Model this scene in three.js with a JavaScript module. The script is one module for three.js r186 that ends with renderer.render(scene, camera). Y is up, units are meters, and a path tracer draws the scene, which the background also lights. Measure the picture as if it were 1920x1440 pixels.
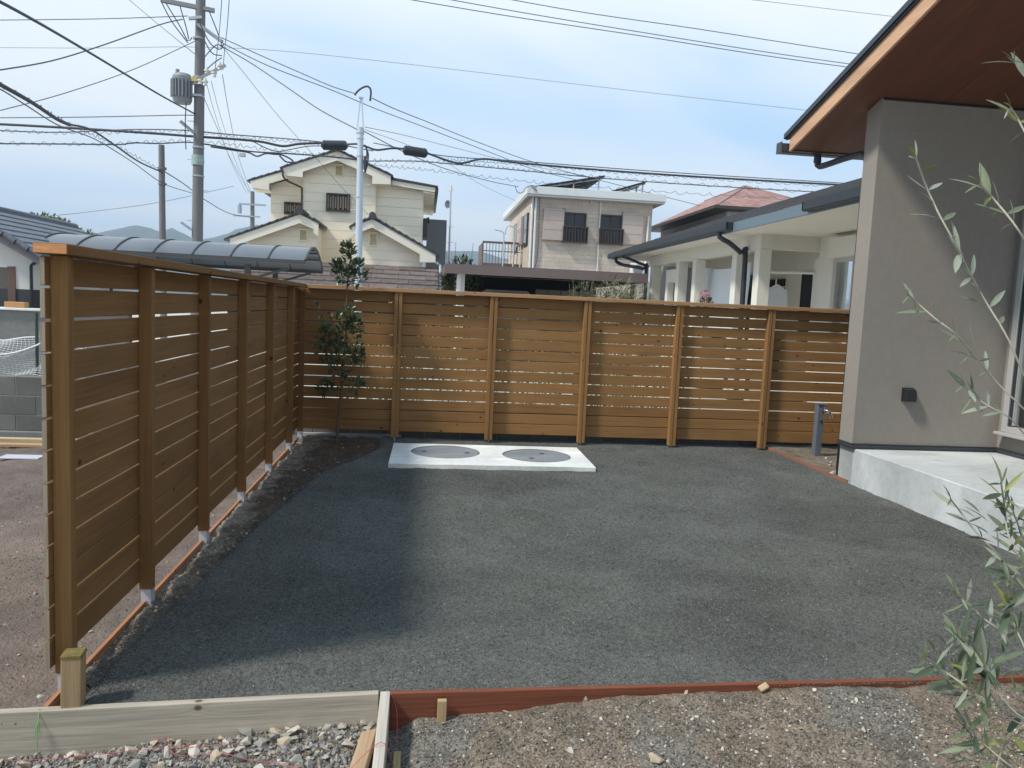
import * as THREE from 'three';
import { mergeGeometries } from 'three/addons/utils/BufferGeometryUtils.js';
import { ConvexGeometry } from 'three/addons/geometries/ConvexGeometry.js';

// ------------------------------------------------------------------ camera, sky, sun, exposure
const W = 1024, H = 768;
const scene = new THREE.Scene();
const camera = new THREE.PerspectiveCamera(52.82, W / H, 0.05, 6000);
const EYE = new THREE.Vector3(0, 1.45, 0);
const FWD = new THREE.Vector3(0.1166, -0.0981, -0.9883).normalize();
camera.up.set(-0.0333, 0.9941, -0.1026);
camera.position.copy(EYE);
camera.lookAt(EYE.clone().add(FWD));

const renderer = new THREE.WebGLRenderer({ antialias: true });
renderer.setSize(W, H);
renderer.toneMapping = THREE.LinearToneMapping;
renderer.toneMappingExposure = 1.2;
renderer.shadowMap.enabled = true;

// a point of the place from a pixel of the survey photograph and its distance north of the camera
const RIGHT = new THREE.Vector3().crossVectors(FWD, camera.up).normalize();
const UP = new THREE.Vector3().crossVectors(RIGHT, FWD).normalize();
function at(px, py, z) {
  const d = FWD.clone().addScaledVector(RIGHT, (px - 960) / 1450).addScaledVector(UP, -(py - 720) / 1450);
  return EYE.clone().addScaledVector(d, z / d.z);
}

// ------------------------------------------------------------------ noise
function rng(seed) { let s = seed >>> 0; return () => { s = (s + 0x6D2B79F5) >>> 0; let t = s; t = Math.imul(t ^ (t >>> 15), t | 1); t ^= t + Math.imul(t ^ (t >>> 7), t | 61); return ((t ^ (t >>> 14)) >>> 0) / 4294967296; }; }
const HASH = new Float32Array(65536); { const r = rng(77); for (let i = 0; i < 65536; i++) HASH[i] = r(); }
function vn(x, y, px, py, s) {                               // periodic value noise
  let xi = Math.floor(x), yi = Math.floor(y); const fx = x - xi, fy = y - yi;
  const ux = fx * fx * (3 - 2 * fx), uy = fy * fy * (3 - 2 * fy);
  const x0 = ((xi % px) + px) % px, x1 = (x0 + 1) % px, y0 = ((yi % py) + py) % py, y1 = (y0 + 1) % py;
  const h = (a, b) => HASH[(a * 1619 + b * 31337 + s * 6971) & 65535];
  const a = h(x0, y0), b = h(x1, y0), c = h(x0, y1), d = h(x1, y1);
  return a + (b - a) * ux + (c - a) * uy + (a - b - c + d) * ux * uy;
}
function fbm(u, v, fx, fy, oct, s) { let t = 0, a = 0.5, n = 0; for (let o = 0; o < oct; o++) { t += a * vn(u * fx, v * fy, fx, fy, s + o); n += a; a *= 0.5; fx *= 2; fy *= 2; } return t / n; }
const lerp = (a, b, t) => a + (b - a) * t, clamp = (x, a = 0, b = 1) => Math.min(b, Math.max(a, x)), sstep = (a, b, x) => { const t = clamp((x - a) / (b - a)); return t * t * (3 - 2 * t); };
const toS = l => 255 * (l <= 0.0031308 ? 12.92 * l : 1.055 * Math.pow(l, 1 / 2.4) - 0.055);
function tex(w, h, fn, srgb = true) {                        // fn(u, v) -> linear [r, g, b] or a number
  const d = new Uint8Array(w * h * 4);
  for (let j = 0; j < h; j++) for (let i = 0; i < w; i++) {
    let c = fn((i + 0.5) / w, (j + 0.5) / h, i, j); if (typeof c === 'number') c = [c, c, c];
    const o = (j * w + i) * 4;
    for (let k = 0; k < 3; k++) d[o + k] = clamp(Math.round(srgb ? toS(clamp(c[k])) : 255 * c[k]), 0, 255);
    d[o + 3] = 255;
  }
  const t = new THREE.DataTexture(d, w, h, THREE.RGBAFormat);
  t.wrapS = t.wrapT = THREE.RepeatWrapping; t.magFilter = THREE.LinearFilter; t.minFilter = THREE.LinearMipmapLinearFilter; t.generateMipmaps = true;
  if (srgb) t.colorSpace = THREE.SRGBColorSpace; t.needsUpdate = true; return t;
}
function rep(t, sx, sy) { const c = t.clone(); c.repeat.set(1 / sx, 1 / sy); c.needsUpdate = true; return c; }

// ------------------------------------------------------------------ sky: thin high cloud over pale spring blue
{
  const w = 1536, h = 768, d = new Float32Array(w * h * 4);
  for (let j = 0; j < h; j++) {
    const el = ((j + 0.5) / h - 0.5) * Math.PI, sy = Math.sin(el), cy = Math.cos(el);
    for (let i = 0; i < w; i++) {
      const phi = ((i + 0.5) / w - 0.5) * 2 * Math.PI, dx = Math.cos(phi) * cy, dz = Math.sin(phi) * cy;
      const o = (j * w + i) * 4; let c;
      if (sy > 0) {
        const k = 1 / (sy + 0.13), X = dx * k, Z = dz * k;
        // streaks run down to the right in the view to the north
        const a = X * 0.87 - Z * 0.5, b = X * 0.5 + Z * 0.87;
        const wv = fbm(a / 24 + 0.5, b / 24 + 0.5, 12, 12, 4, 11) - 0.5;
        const big = fbm(a / 32 + 0.5 + wv * 0.012, b / 32 + 0.5 + wv * 0.02, 14, 22, 5, 31);
        const fine = fbm(a / 32 + 0.5 + wv * 0.02, b / 32 + 0.5 + wv * 0.03, 20, 64, 5, 57);
        const deg = el * 57.2958, az = Math.atan2(dx, -dz) * 57.2958, ce = 14.6 - 0.10 * az + 5 * wv;
        const open = Math.exp(-Math.pow((deg - ce) / 3.4, 2)) * sstep(-22, -4, az) * sstep(44, 24, az);          // a clear lane between two cloud sheets
        let cl = sstep(0.31, 0.62, big * 0.68 + fine * 0.32 + 0.10 * Math.exp(-Math.pow((deg - 21) / 4.5, 2)) * sstep(70, 30, Math.abs(az - 10)));
        cl *= 1 - open * (0.96 - 0.30 * sstep(0.42, 0.62, fine));
        const haze = Math.exp(-sy * 5.4);
        const blue = [lerp(0.26, 0.20, sy), lerp(0.585, 0.46, sy), lerp(0.98, 0.80, sy)];
        const hz = [0.85, 0.945, 1.03], wc = [0.86, 0.925, 0.975];
        c = [0, 1, 2].map(q => { const base = lerp(blue[q], hz[q], haze); return lerp(base, lerp(wc[q], hz[q], haze * 0.5), 0.03 + 0.95 * cl); });
      } else { const t = clamp(-sy * 8); c = [lerp(0.70, 0.20, t), lerp(0.82, 0.19, t), lerp(0.95, 0.17, t)]; }
      d[o] = c[0]; d[o + 1] = c[1]; d[o + 2] = c[2]; d[o + 3] = 1;
    }
  }
  const t = new THREE.DataTexture(d, w, h, THREE.RGBAFormat, THREE.FloatType);
  t.mapping = THREE.EquirectangularReflectionMapping; t.magFilter = t.minFilter = THREE.LinearFilter; t.wrapS = THREE.RepeatWrapping; t.needsUpdate = true;
  scene.background = t; scene.environment = t;
}
const sun = new THREE.DirectionalLight(new THREE.Color(1.0, 0.945, 0.85), 3.6);
sun.position.set(-0.60 * 60, 0.765 * 60, 0.235 * 60); sun.target.position.set(0, 0, -8);
sun.position.add(sun.target.position);
sun.castShadow = true; sun.shadow.radius = 13; sun.shadow.mapSize.set(4096, 4096);
Object.assign(sun.shadow.camera, { left: -40, right: 40, top: 40, bottom: -40, near: 1, far: 160 });
scene.add(sun, sun.target);
scene.fog = new THREE.FogExp2(new THREE.Color(0.70, 0.82, 0.95), 0.0005);

// ------------------------------------------------------------------ naming and tagging
const used = new Map();
function numbered(n) { const k = used.get(n) || 0; used.set(n, k + 1); return k ? `${n}_${String(k).padStart(3, '0')}` : n; }
function tag(o, label, category, group) { Object.assign(o.userData, { label, category }); if (group) o.userData.group = group; return o; }
function thing(name, label, category, pos = [0, 0, 0], group) { const g = new THREE.Group(); g.name = numbered(name); g.position.set(...pos); scene.add(g); return tag(g, label, category, group); }
function shade(o) { o.castShadow = o.receiveShadow = true; return o; }
function part(parent, name, geo, mat, label) { if (Array.isArray(geo)) geo = merge(geo); const m = shade(new THREE.Mesh(geo, mat)); m.name = name; parent.add(m); if (label) m.userData.label = label; return m; }
function single(name, geo, mat, label, category, group) { if (Array.isArray(geo)) geo = merge(geo); const m = shade(new THREE.Mesh(geo, mat)); m.name = numbered(name); scene.add(m); return tag(m, label, category, group); }
function struct(name, geo, mat, label) { if (Array.isArray(geo)) geo = merge(geo); const m = shade(new THREE.Mesh(geo, mat)); m.name = name; m.userData.kind = 'structure'; m.userData.label = label; scene.add(m); return m; }
function clean(g) { g = g.index ? g.toNonIndexed() : g; for (const k of Object.keys(g.attributes)) if (!['position', 'normal', 'uv'].includes(k)) g.deleteAttribute(k); if (!g.attributes.normal) g.computeVertexNormals(); if (!g.attributes.uv) boxUV(g); return g; }
function merge(list) { return list.length === 1 ? list[0] : mergeGeometries(list.map(clean)); }

// ------------------------------------------------------------------ geometry helpers (uv in metres)
function boxUV(g, along = 'x', ou = 0, ov = 0) {
  if (g.index) g = g.toNonIndexed();
  if (!g.attributes.normal) g.computeVertexNormals();
  const p = g.attributes.position, n = g.attributes.normal, uv = new Float32Array(p.count * 2), ax = { x: 0, y: 1, z: 2 }[along];
  for (let i = 0; i < p.count; i += 3) {
    const fn = [0, 0, 0]; for (let k = 0; k < 3; k++) { fn[0] += n.getX(i + k); fn[1] += n.getY(i + k); fn[2] += n.getZ(i + k); }
    const ab = fn.map(Math.abs), m = ab.indexOf(Math.max(...ab));
    const rest = [0, 1, 2].filter(q => q !== m); let a, b;
    if (m === ax) [a, b] = rest; else { a = ax; b = rest.find(q => q !== ax); }
    for (let k = 0; k < 3; k++) { const q = [p.getX(i + k), p.getY(i + k), p.getZ(i + k)]; uv[(i + k) * 2] = q[a] + ou; uv[(i + k) * 2 + 1] = q[b] + ov; }
  }
  g.setAttribute('uv', new THREE.BufferAttribute(uv, 2)); return g;
}
function box(x0, x1, y0, y1, z0, z1, along = 'x', ou = 0, ov = 0) {
  const g = new THREE.BoxGeometry(Math.abs(x1 - x0), Math.abs(y1 - y0), Math.abs(z1 - z0)); g.translate((x0 + x1) / 2, (y0 + y1) / 2, (z0 + z1) / 2); return boxUV(g, along, ou, ov);
}
function cbox(x0, x1, y0, y1, z0, z1, c = 0.002, along = 'x', ou = 0, ov = 0) {           // box with chamfered edges
  const pts = [], cx = (x0 + x1) / 2, cy = (y0 + y1) / 2, cz = (z0 + z1) / 2, a = Math.abs(x1 - x0) / 2, b = Math.abs(y1 - y0) / 2, d = Math.abs(z1 - z0) / 2;
  for (const i of [-1, 1]) for (const j of [-1, 1]) for (const k of [-1, 1]) pts.push(new THREE.Vector3(cx + i * a, cy + j * (b - c), cz + k * (d - c)), new THREE.Vector3(cx + i * (a - c), cy + j * b, cz + k * (d - c)), new THREE.Vector3(cx + i * (a - c), cy + j * (b - c), cz + k * d));
  return boxUV(new ConvexGeometry(pts), along, ou, ov);
}
function prism(pts, z0, z1, along = 'x') {                     // outline in x, y pushed along z
  const s = new THREE.Shape(pts.map(p => new THREE.Vector2(p[0], p[1])));
  const g = new THREE.ExtrudeGeometry(s, { depth: Math.abs(z1 - z0), bevelEnabled: false, curveSegments: 6 }); g.translate(0, 0, Math.min(z0, z1)); return boxUV(g, along);
}
function prismX(pts, x0, x1, along = 'z') {                    // outline in z, y pushed along x
  const s = new THREE.Shape(pts.map(p => new THREE.Vector2(-p[0], p[1])));
  const g = new THREE.ExtrudeGeometry(s, { depth: Math.abs(x1 - x0), bevelEnabled: false, curveSegments: 6 }); g.rotateY(Math.PI / 2); g.translate(Math.min(x0, x1), 0, 0); return boxUV(g, along);
}
const V = (x, y, z) => new THREE.Vector3(x, y, z);
function rod(a, b, r, r2 = r, n = 8) { const d = b.clone().sub(a), L = d.length(), g = new THREE.CylinderGeometry(r2, r, L, n); g.translate(0, L / 2, 0); g.applyQuaternion(new THREE.Quaternion().setFromUnitVectors(V(0, 1, 0), d.normalize())); g.translate(a.x, a.y, a.z); return clean(g); }
function bar(a, b, w, h = w) {                                 // square bar
  const d = b.clone().sub(a), L = d.length(), g = new THREE.BoxGeometry(w, L, h); g.translate(0, L / 2, 0); g.applyQuaternion(new THREE.Quaternion().setFromUnitVectors(V(0, 1, 0), d.normalize())); g.translate(a.x, a.y, a.z); return boxUV(g, 'y');
}
function tube(pts, r, seg = 0, n = 6, tension = 0.5) { const c = new THREE.CatmullRomCurve3(pts, false, 'catmullrom', tension); return clean(new THREE.TubeGeometry(c, seg || Math.max(2, pts.length * 6), r, n, false)); }
function clipBand(poly, y0, y1) {
  const cut = (ps, f) => { const o = []; for (let i = 0; i < ps.length; i++) { const a = ps[i], b = ps[(i + 1) % ps.length], fa = f(a), fb = f(b); if (fa >= 0) o.push(a); if (fa * fb < 0) { const t = fa / (fa - fb); o.push([lerp(a[0], b[0], t), lerp(a[1], b[1], t)]); } } return o; };
  return cut(cut(poly, p => p[1] - y0), p => y1 - p[1]);
}
function area(p) { let s = 0; for (let i = 0; i < p.length; i++) { const a = p[i], b = p[(i + 1) % p.length]; s += a[0] * b[1] - b[0] * a[1]; } return Math.abs(s / 2); }
function siding(parent, name, poly, y0, y1, pitch, zb, zf, mat, gap = 0.012) {   // horizontal boards on a wall facing +z
  let k = 0; for (let y = y0; y < y1; y += pitch, k++) { const q = clipBand(poly, y + gap, Math.min(y + pitch, y1)); if (q.length > 2 && area(q) > 0.01) part(parent, name, prism(q, zb, zf + (k % 2) * 0.0015), mat); }
}
function leafGeo(L, w, bend, fold) {                           // small curved leaf from the origin along +y, face +z
  const rows = [[0, 0.02], [0.25, 0.78], [0.5, 1], [0.78, 0.66], [1, 0.02]], p = [], idx = [], uv = [];
  rows.forEach(([t, q], i) => { const y = L * t, z = -bend * L * t * t; for (const s of [-1, 0, 1]) { p.push(s * q * w / 2, y, z + Math.abs(s) * fold * q * w); uv.push(s * 0.5 + 0.5, t); } if (i) for (let k = 0; k < 2; k++) { const a = (i - 1) * 3 + k, b = a + 1, c = a + 3, e = c + 1; idx.push(a, b, e, a, e, c); } });
  const g = new THREE.BufferGeometry(); g.setAttribute('position', new THREE.Float32BufferAttribute(p, 3)); g.setAttribute('uv', new THREE.Float32BufferAttribute(uv, 2)); g.setIndex(idx); g.computeVertexNormals(); return g;
}
function rockGeo(r, seed, flat = 0.6) {                        // angular stone
  const R = rng(seed), pts = []; for (let i = 0; i < 11; i++) { const a = R() * 6.283, b = Math.acos(2 * R() - 1), q = r * (0.78 + 0.3 * R()); pts.push(V(q * Math.sin(b) * Math.cos(a), q * flat * Math.cos(b), q * 0.8 * Math.sin(b) * Math.sin(a))); }
  return boxUV(new ConvexGeometry(pts));
}

// ------------------------------------------------------------------ materials
const lin = (r, g, b) => new THREE.Color().setRGB(r, g, b);
function mat(c, rough = 0.8, o = {}) { return new THREE.MeshPhysicalMaterial({ color: Array.isArray(c) ? lin(...c) : c, roughness: rough, specularIntensity: rough > 0.6 ? 0.35 : 1, ...o }); }
function grain(base, knotty, seed, streak = 0.5) {
  const R = rng(seed), knots = []; for (let i = 0; i < knotty; i++) knots.push([R(), R(), 0.008 + 0.010 * R()]);
  return tex(1024, 256, (u, v) => {                            // 2.4 m along the grain, 0.6 m across
    let wob = (fbm(u, v, 3, 4, 2, seed) - 0.5) * 0.06, k = 0;
    for (const [ku, kv, kr] of knots) { let du = Math.abs(u - ku), dv = Math.abs(v - kv); du = Math.min(du, 1 - du) * 2.4; dv = Math.min(dv, 1 - dv) * 0.6; const d = Math.hypot(du * 0.75, dv); if (d < 0.12) { wob += 0.03 * Math.exp(-d * d / 0.0009) * Math.sign(v - kv); k = Math.max(k, 1 - sstep(kr * 0.5, kr, d)); } }
    const g1 = fbm(u, v + wob, 4, 64, 3, seed + 3), g2 = fbm(u, v + wob, 16, 128, 2, seed + 9), b = fbm(u, v, 5, 6, 3, seed + 20);
    const s = 1 + streak * ((g1 - 0.5) * 0.7 + (g2 - 0.5) * 0.5) + (b - 0.5) * 0.36;
    return base.map((c, i) => c * lerp(s, 0.30 - 0.05 * i, k));
  });
}
const texStainA = grain([0.285, 0.150, 0.057], 7, 5, 0.42), texStainB = grain([0.270, 0.145, 0.057], 4, 41, 0.42);
const texPale = grain([0.46, 0.40, 0.32], 5, 91, 0.7), texGreyWood = grain([0.42, 0.365, 0.29], 3, 17, 0.6), texRed = grain([0.25, 0.085, 0.045], 0, 23, 0.6);
const woodBump = tex(1024, 256, (u, v) => fbm(u, v, 6, 96, 3, 70) * 0.7 + fbm(u, v, 40, 128, 2, 71) * 0.3, false);
const wm = (t, r = 0.82, o = {}) => mat([1, 1, 1], r, { map: rep(t, 2.4, 0.6), bumpMap: rep(woodBump, 2.4, 0.6), bumpScale: 0.0012, ...o });
const M = {};
M.stain = [wm(texStainA), wm(texStainB), wm(texStainA, 0.8, { color: lin(0.88, 0.87, 0.88) }), wm(texStainB, 0.85, { color: lin(1.06, 1.04, 1.0) })];
M.inner = M.stain.map(m => { const c = m.clone(); c.color.multiplyScalar(0.80); return c; });  // left fence copies of the stain, its shade painted in as darker tint
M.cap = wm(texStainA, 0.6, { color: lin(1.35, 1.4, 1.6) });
M.endgrain = mat([0.50, 0.25, 0.11], 0.85, { map: rep(texPale, 0.3, 0.12) }); M.endgrain.color = lin(1.15, 0.62, 0.36);
M.paleEnd = wm(texPale, 0.9, { color: lin(0.62, 0.58, 0.54) }); M.pale = wm(texPale, 0.8, { color: lin(1.1, 0.95, 0.72) }); M.greywood = wm(texGreyWood, 0.85); M.red = wm(texRed, 0.7, { color: lin(0.78, 0.78, 0.82) }); M.lath = wm(texPale, 0.8, { color: lin(0.9, 0.74, 0.5) });
const concTex = tex(1024, 1024, (u, v) => { const a = fbm(u, v, 4, 4, 6, 3), b = fbm(u, v, 64, 64, 3, 8), s = fbm(u, v, 3, 7, 5, 15); const k = 0.82 + 0.34 * (a - 0.5) + 0.16 * (b - 0.5) + 0.30 * sstep(0.55, 0.72, s) * 0.5; return [k * 0.70, k * 0.715, k * 0.72]; });
const fineBump = tex(1024, 1024, (u, v) => fbm(u, v, 96, 96, 4, 33), false);
const cm = (c, s = 2, o = {}) => mat(c, 0.85, { map: rep(concTex, s, s), bumpMap: rep(fineBump, 0.8, 0.8), bumpScale: 0.0016, ...o });
M.concrete = cm([0.86, 0.86, 0.85]); M.slab = cm([1.14, 1.12, 1.06], 1.5); M.block = cm([0.245, 0.235, 0.215], 1.1); M.blockB = cm([0.285, 0.275, 0.25], 1.1); M.yardWall = cm([0.33, 0.32, 0.305], 2.4); M.plinth = cm([0.62, 0.62, 0.60]);
const stuccoBump = tex(1024, 1024, (u, v) => { const a = fbm(u, v, 150, 150, 2, 61), b = fbm(u, v, 60, 60, 3, 66); return 0.6 * a + 0.4 * b; }, false);
const stuccoTex = tex(512, 512, (u, v) => { const a = fbm(u, v, 3, 4, 5, 811), b = fbm(u, v, 60, 60, 3, 818), k = 1 + 0.10 * (a - 0.5) + 0.10 * (b - 0.5); return [0.285 * k, 0.257 * k, 0.223 * k]; });
M.stucco = mat([1, 1, 1], 0.95, { map: rep(stuccoTex, 2.2, 2.2), bumpMap: rep(stuccoBump, 0.6, 0.6), bumpScale: 0.0016 });
M.black = mat([0.02, 0.02, 0.022], 0.45); M.blackPipe = mat([0.016, 0.016, 0.018], 0.4); M.darkMetal = mat([0.055, 0.06, 0.068], 0.45, { metalness: 0.3 });
M.steel = mat([0.42, 0.44, 0.46], 0.42, { metalness: 0.75 }); M.chrome = mat([0.8, 0.8, 0.82], 0.12, { metalness: 1 });
M.cable = mat([0.045, 0.05, 0.06], 0.6); M.wire = mat([0.10, 0.115, 0.135], 0.6);
M.pole = cm([0.33, 0.315, 0.31], 2.2); M.poleSteel = mat([0.52, 0.58, 0.64], 0.5, { metalness: 0.15 });
M.white = mat([0.72, 0.72, 0.70], 0.6); M.glass = new THREE.MeshPhysicalMaterial({ color: lin(0.92, 0.95, 0.95), roughness: 0.04, transmission: 1, thickness: 0, ior: 1.5 });
M.darkGlass = mat([0.015, 0.018, 0.022], 0.06); M.dark = mat([0.02, 0.019, 0.018], 0.9);
M.alu = mat([0.5, 0.49, 0.47], 0.45, { metalness: 0.3 }); M.bronze = mat([0.05, 0.042, 0.036], 0.5, { metalness: 0.2 });

function seat(g, x, y, z) { for (const c of g.children) { c.position.x -= x; c.position.y -= y; c.position.z -= z; } g.position.set(x, y, z); return g; }

// ------------------------------------------------------------------ the ground
const yardTex = tex(1024, 1024, (u, v) => { const a = fbm(u, v, 5, 5, 5, 101), b = fbm(u, v, 90, 90, 3, 104), k = 0.75 + 0.5 * a * 0.6 + 0.3 * (b - 0.5); return [0.54 * k, 0.51 * k, 0.455 * k]; });
struct('ground', (() => { const g = new THREE.PlaneGeometry(5000, 4400, 8, 8); g.rotateX(-Math.PI / 2); g.translate(0, -0.22, -1400); return boxUV(g, 'x'); })(), mat([1, 1, 1], 0.95, { map: rep(yardTex, 7, 7) }), 'pale dusty ground of the neighbouring lots beyond the fence');
function terrain(x0, x1, z0, z1, nx, nz, hf, inside) {
  const p = [], idx = [], uv = [], zE = typeof z1 === 'function' ? z1 : () => z1, zS = typeof z0 === 'function' ? z0 : () => z0;
  for (let j = 0; j <= nz; j++) for (let i = 0; i <= nx; i++) { const x = lerp(x0, x1, i / nx), z = lerp(zS(x), zE(x), j / nz); p.push(x, hf(x, z), z); uv.push(x, z); }
  for (let j = 0; j < nz; j++) for (let i = 0; i < nx; i++) { const a = j * (nx + 1) + i, b = a + 1, c = a + nx + 1, d = c + 1; if (inside && !inside(lerp(x0, x1, (i + 0.5) / nx), lerp(z0, z1, (j + 0.5) / nz))) continue; idx.push(a, c, b, b, c, d); }
  const g = new THREE.BufferGeometry(); g.setAttribute('position', new THREE.Float32BufferAttribute(p, 3)); g.setAttribute('uv', new THREE.Float32BufferAttribute(uv, 2)); g.setIndex(idx); g.computeVertexNormals(); return g;
}
const lineZ = x => x < -0.1 ? -2.772 + 0.0766 * (-0.118 - x) : -2.772 - 0.0259 * (x + 0.074);   // front face of the form boards
const nz2 = (x, z, f, s) => fbm(x / 64 + 0.5, z / 64 + 0.5, Math.round(64 * f), Math.round(64 * f), 4, s) - 0.5;

const soilEdge = z => z > -4.5 ? lerp(-1.17, -1.06, sstep(-3.0, -4.5, z)) : z > -6.2 ? lerp(-1.06, -0.86, (z + 4.5) / -1.7) : lerp(-0.86, -0.40, sstep(-6.2, -7.9, z));
const driveTex = tex(2048, 2048, (u, v) => {
  const a = fbm(u, v, 7, 7, 5, 131), b = fbm(u, v, 30, 30, 4, 140), f = vn(u * 1024, v * 1024, 1024, 1024, 3), f2 = vn(u * 512, v * 512, 512, 512, 9), w = fbm(u, v, 4, 5, 4, 151), br = fbm(u, v, 9, 9, 3, 160);
  let k = 0.90 + 0.30 * (a - 0.5) + 0.50 * (b - 0.5) + 0.62 * (f - 0.5) + 0.40 * (f2 - 0.5) + (f > 0.95 ? 0.6 : 0);
  k *= 1 - 0.22 * sstep(0.52, 0.66, w); const q = sstep(0.5, 0.7, br);
  return [0.120 * k, 0.1225 * k, 0.112 * k * (1 - 0.04 * q)];
});
const gritBump = tex(1024, 1024, (u, v) => fbm(u, v, 128, 128, 3, 171), false);
const drive = struct('gravel_driveway', terrain(-1.262, 6.2, -8.40, x => lineZ(x) - 0.012, 220, 190, (x, z) => 0.012 * nz2(x, z, 2.2, 180) + 0.014 * nz2(x, z, 9, 190) - 0.004 - (z < -2.95 ? 0.07 * sstep(soilEdge(z) + 0.05 * nz2(x, z, 5, 77) + 0.02, soilEdge(z) - 0.06, x) : 0.04 * sstep(-1.13, -1.22, x))),
  mat([1, 1, 1], 0.92, { map: rep(driveTex, 6.4, 6.4), bumpMap: rep(gritBump, 0.62, 0.62), bumpScale: 0.006 }), 'dark grey fine crushed gravel surface inside the wooden fence');
{
  const n = 150000, g = new THREE.OctahedronGeometry(1, 0), im = new THREE.InstancedMesh(g, mat([0.95, 0.97, 0.97], 0.85), n), R = rng(9), m = new THREE.Matrix4(), q = new THREE.Quaternion(), e = new THREE.Euler(), c = new THREE.Color();
  for (let i = 0; i < n; i++) {
    const t = R(), z = -2.81 / (1 - t * 0.663), half = 0.72 * -z; let x = clamp(-z * 0.118 + (R() * 2 - 1) * half, -1.23, 4.4); if (x === -1.23 || x === 4.4) x = lerp(-1.23, 3.8, R());
    const s = (0.0017 + 0.0019 * Math.pow(R(), 2.2)) * (0.75 + 0.12 * -z), y = 0.012 * nz2(x, z, 2.2, 180) + 0.014 * nz2(x, z, 9, 190) - 0.004 + s * 0.15;
    q.setFromEuler(e.set(R() * 6, R() * 6, R() * 6)); m.compose(V(x, y, z), q, V(s * (0.8 + 0.7 * R()), s * (0.5 + 0.4 * R()), s)); im.setMatrixAt(i, m);
    const k = 0.035 + 0.125 * R() + (R() > 0.985 ? 0.16 : 0); im.setColorAt(i, c.setRGB(k * 1.27, k * 1.25, k * 1.13));
  }
  im.name = 'grit'; im.userData.kind = 'stuff'; shade(im); drive.add(im);
}
const dirtTex = tex(1024, 1024, (u, v) => {
  const a = fbm(u, v, 5, 5, 5, 201), b = fbm(u, v, 40, 40, 4, 210), f = vn(u * 256, v * 256, 256, 256, 5), f2 = vn(u * 512, v * 512, 512, 512, 7), g = sstep(0.52, 0.68, fbm(u, v, 4, 4, 3, 222));
  const k = 0.72 + 0.7 * (a - 0.5) + 0.6 * (b - 0.5) + 0.5 * (f - 0.5) + 0.4 * (f2 - 0.5) + (f > 0.95 ? 0.6 : 0);
  return [lerp(0.255, 0.235, g) * k, lerp(0.205, 0.22, g) * k, lerp(0.155, 0.19, g) * k];
});
const dirtMat = mat([1.04, 1.02, 0.99], 0.95, { map: rep(dirtTex, 1.7, 1.7), bumpMap: rep(gritBump, 0.8, 0.8), bumpScale: 0.010 });
const hFront = (x, z) => -0.020 - 0.075 * sstep(1.2, -0.1, x) + 0.03 * nz2(x, z, 3, 230) + 0.018 * nz2(x, z, 14, 240) - 0.02 * sstep(-2.5, -1.2, z) - 0.05 * sstep(0.05, -0.07, x);
const front = struct('dirt_ground', terrain(-0.095, 4.2, x => lineZ(x) - 0.015, -0.3, 260, 150, hFront), dirtMat, 'rough brown dirt with pebbles in front of the red board');
const hYard = (x, z) => -0.015 - 0.042 * Math.max(0, -1.3 - x) + 0.05 * nz2(x, z, 1.6, 250) + 0.03 * nz2(x, z, 6, 260) + 0.014 * nz2(x, z, 18, 262) - 0.004;
const yardDirt = tex(1024, 1024, (u, v) => { const a = fbm(u, v, 4, 6, 5, 421), b = fbm(u, v, 40, 40, 4, 430), f = vn(u * 512, v * 512, 512, 512, 6), p = sstep(0.42, 0.62, fbm(u, v, 6, 9, 4, 440)), k = 0.86 + 0.45 * (a - 0.5) + 0.35 * (b - 0.5) + 0.28 * (f - 0.5); return [lerp(0.225, 0.27, p) * k, lerp(0.19, 0.225, p) * k, lerp(0.165, 0.19, p) * k]; });
const yardMat = mat([0.73, 0.685, 0.665], 0.95, { map: rep(yardDirt, 4.1, 4.1), bumpMap: rep(gritBump, 1.1, 1.1), bumpScale: 0.008 });
const yard = struct('dirt_yard', terrain(-9, -1.262, -8.42, x => lineZ(x) - 0.012, 330, 240, hYard), yardMat, 'brownish dirt yard outside the left fence');
const bedH = (x, z) => -0.105 - 0.045 * sstep(-0.4, -1.5, x) + 0.05 * nz2(x, z, 2.2, 270) + 0.02 * nz2(x, z, 8, 280) - 0.01;
const bed = struct('gravel_bed', terrain(-3.2, -0.095, x => lineZ(x) - 0.015, -0.3, 160, 120, bedH), mat([1.0, 1.0, 0.98], 0.95, { map: rep(dirtTex, 1.2, 1.2), bumpMap: rep(gritBump, 0.7, 0.7), bumpScale: 0.012 }), 'bed of grey crushed stone in front of the weathered board');

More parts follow.
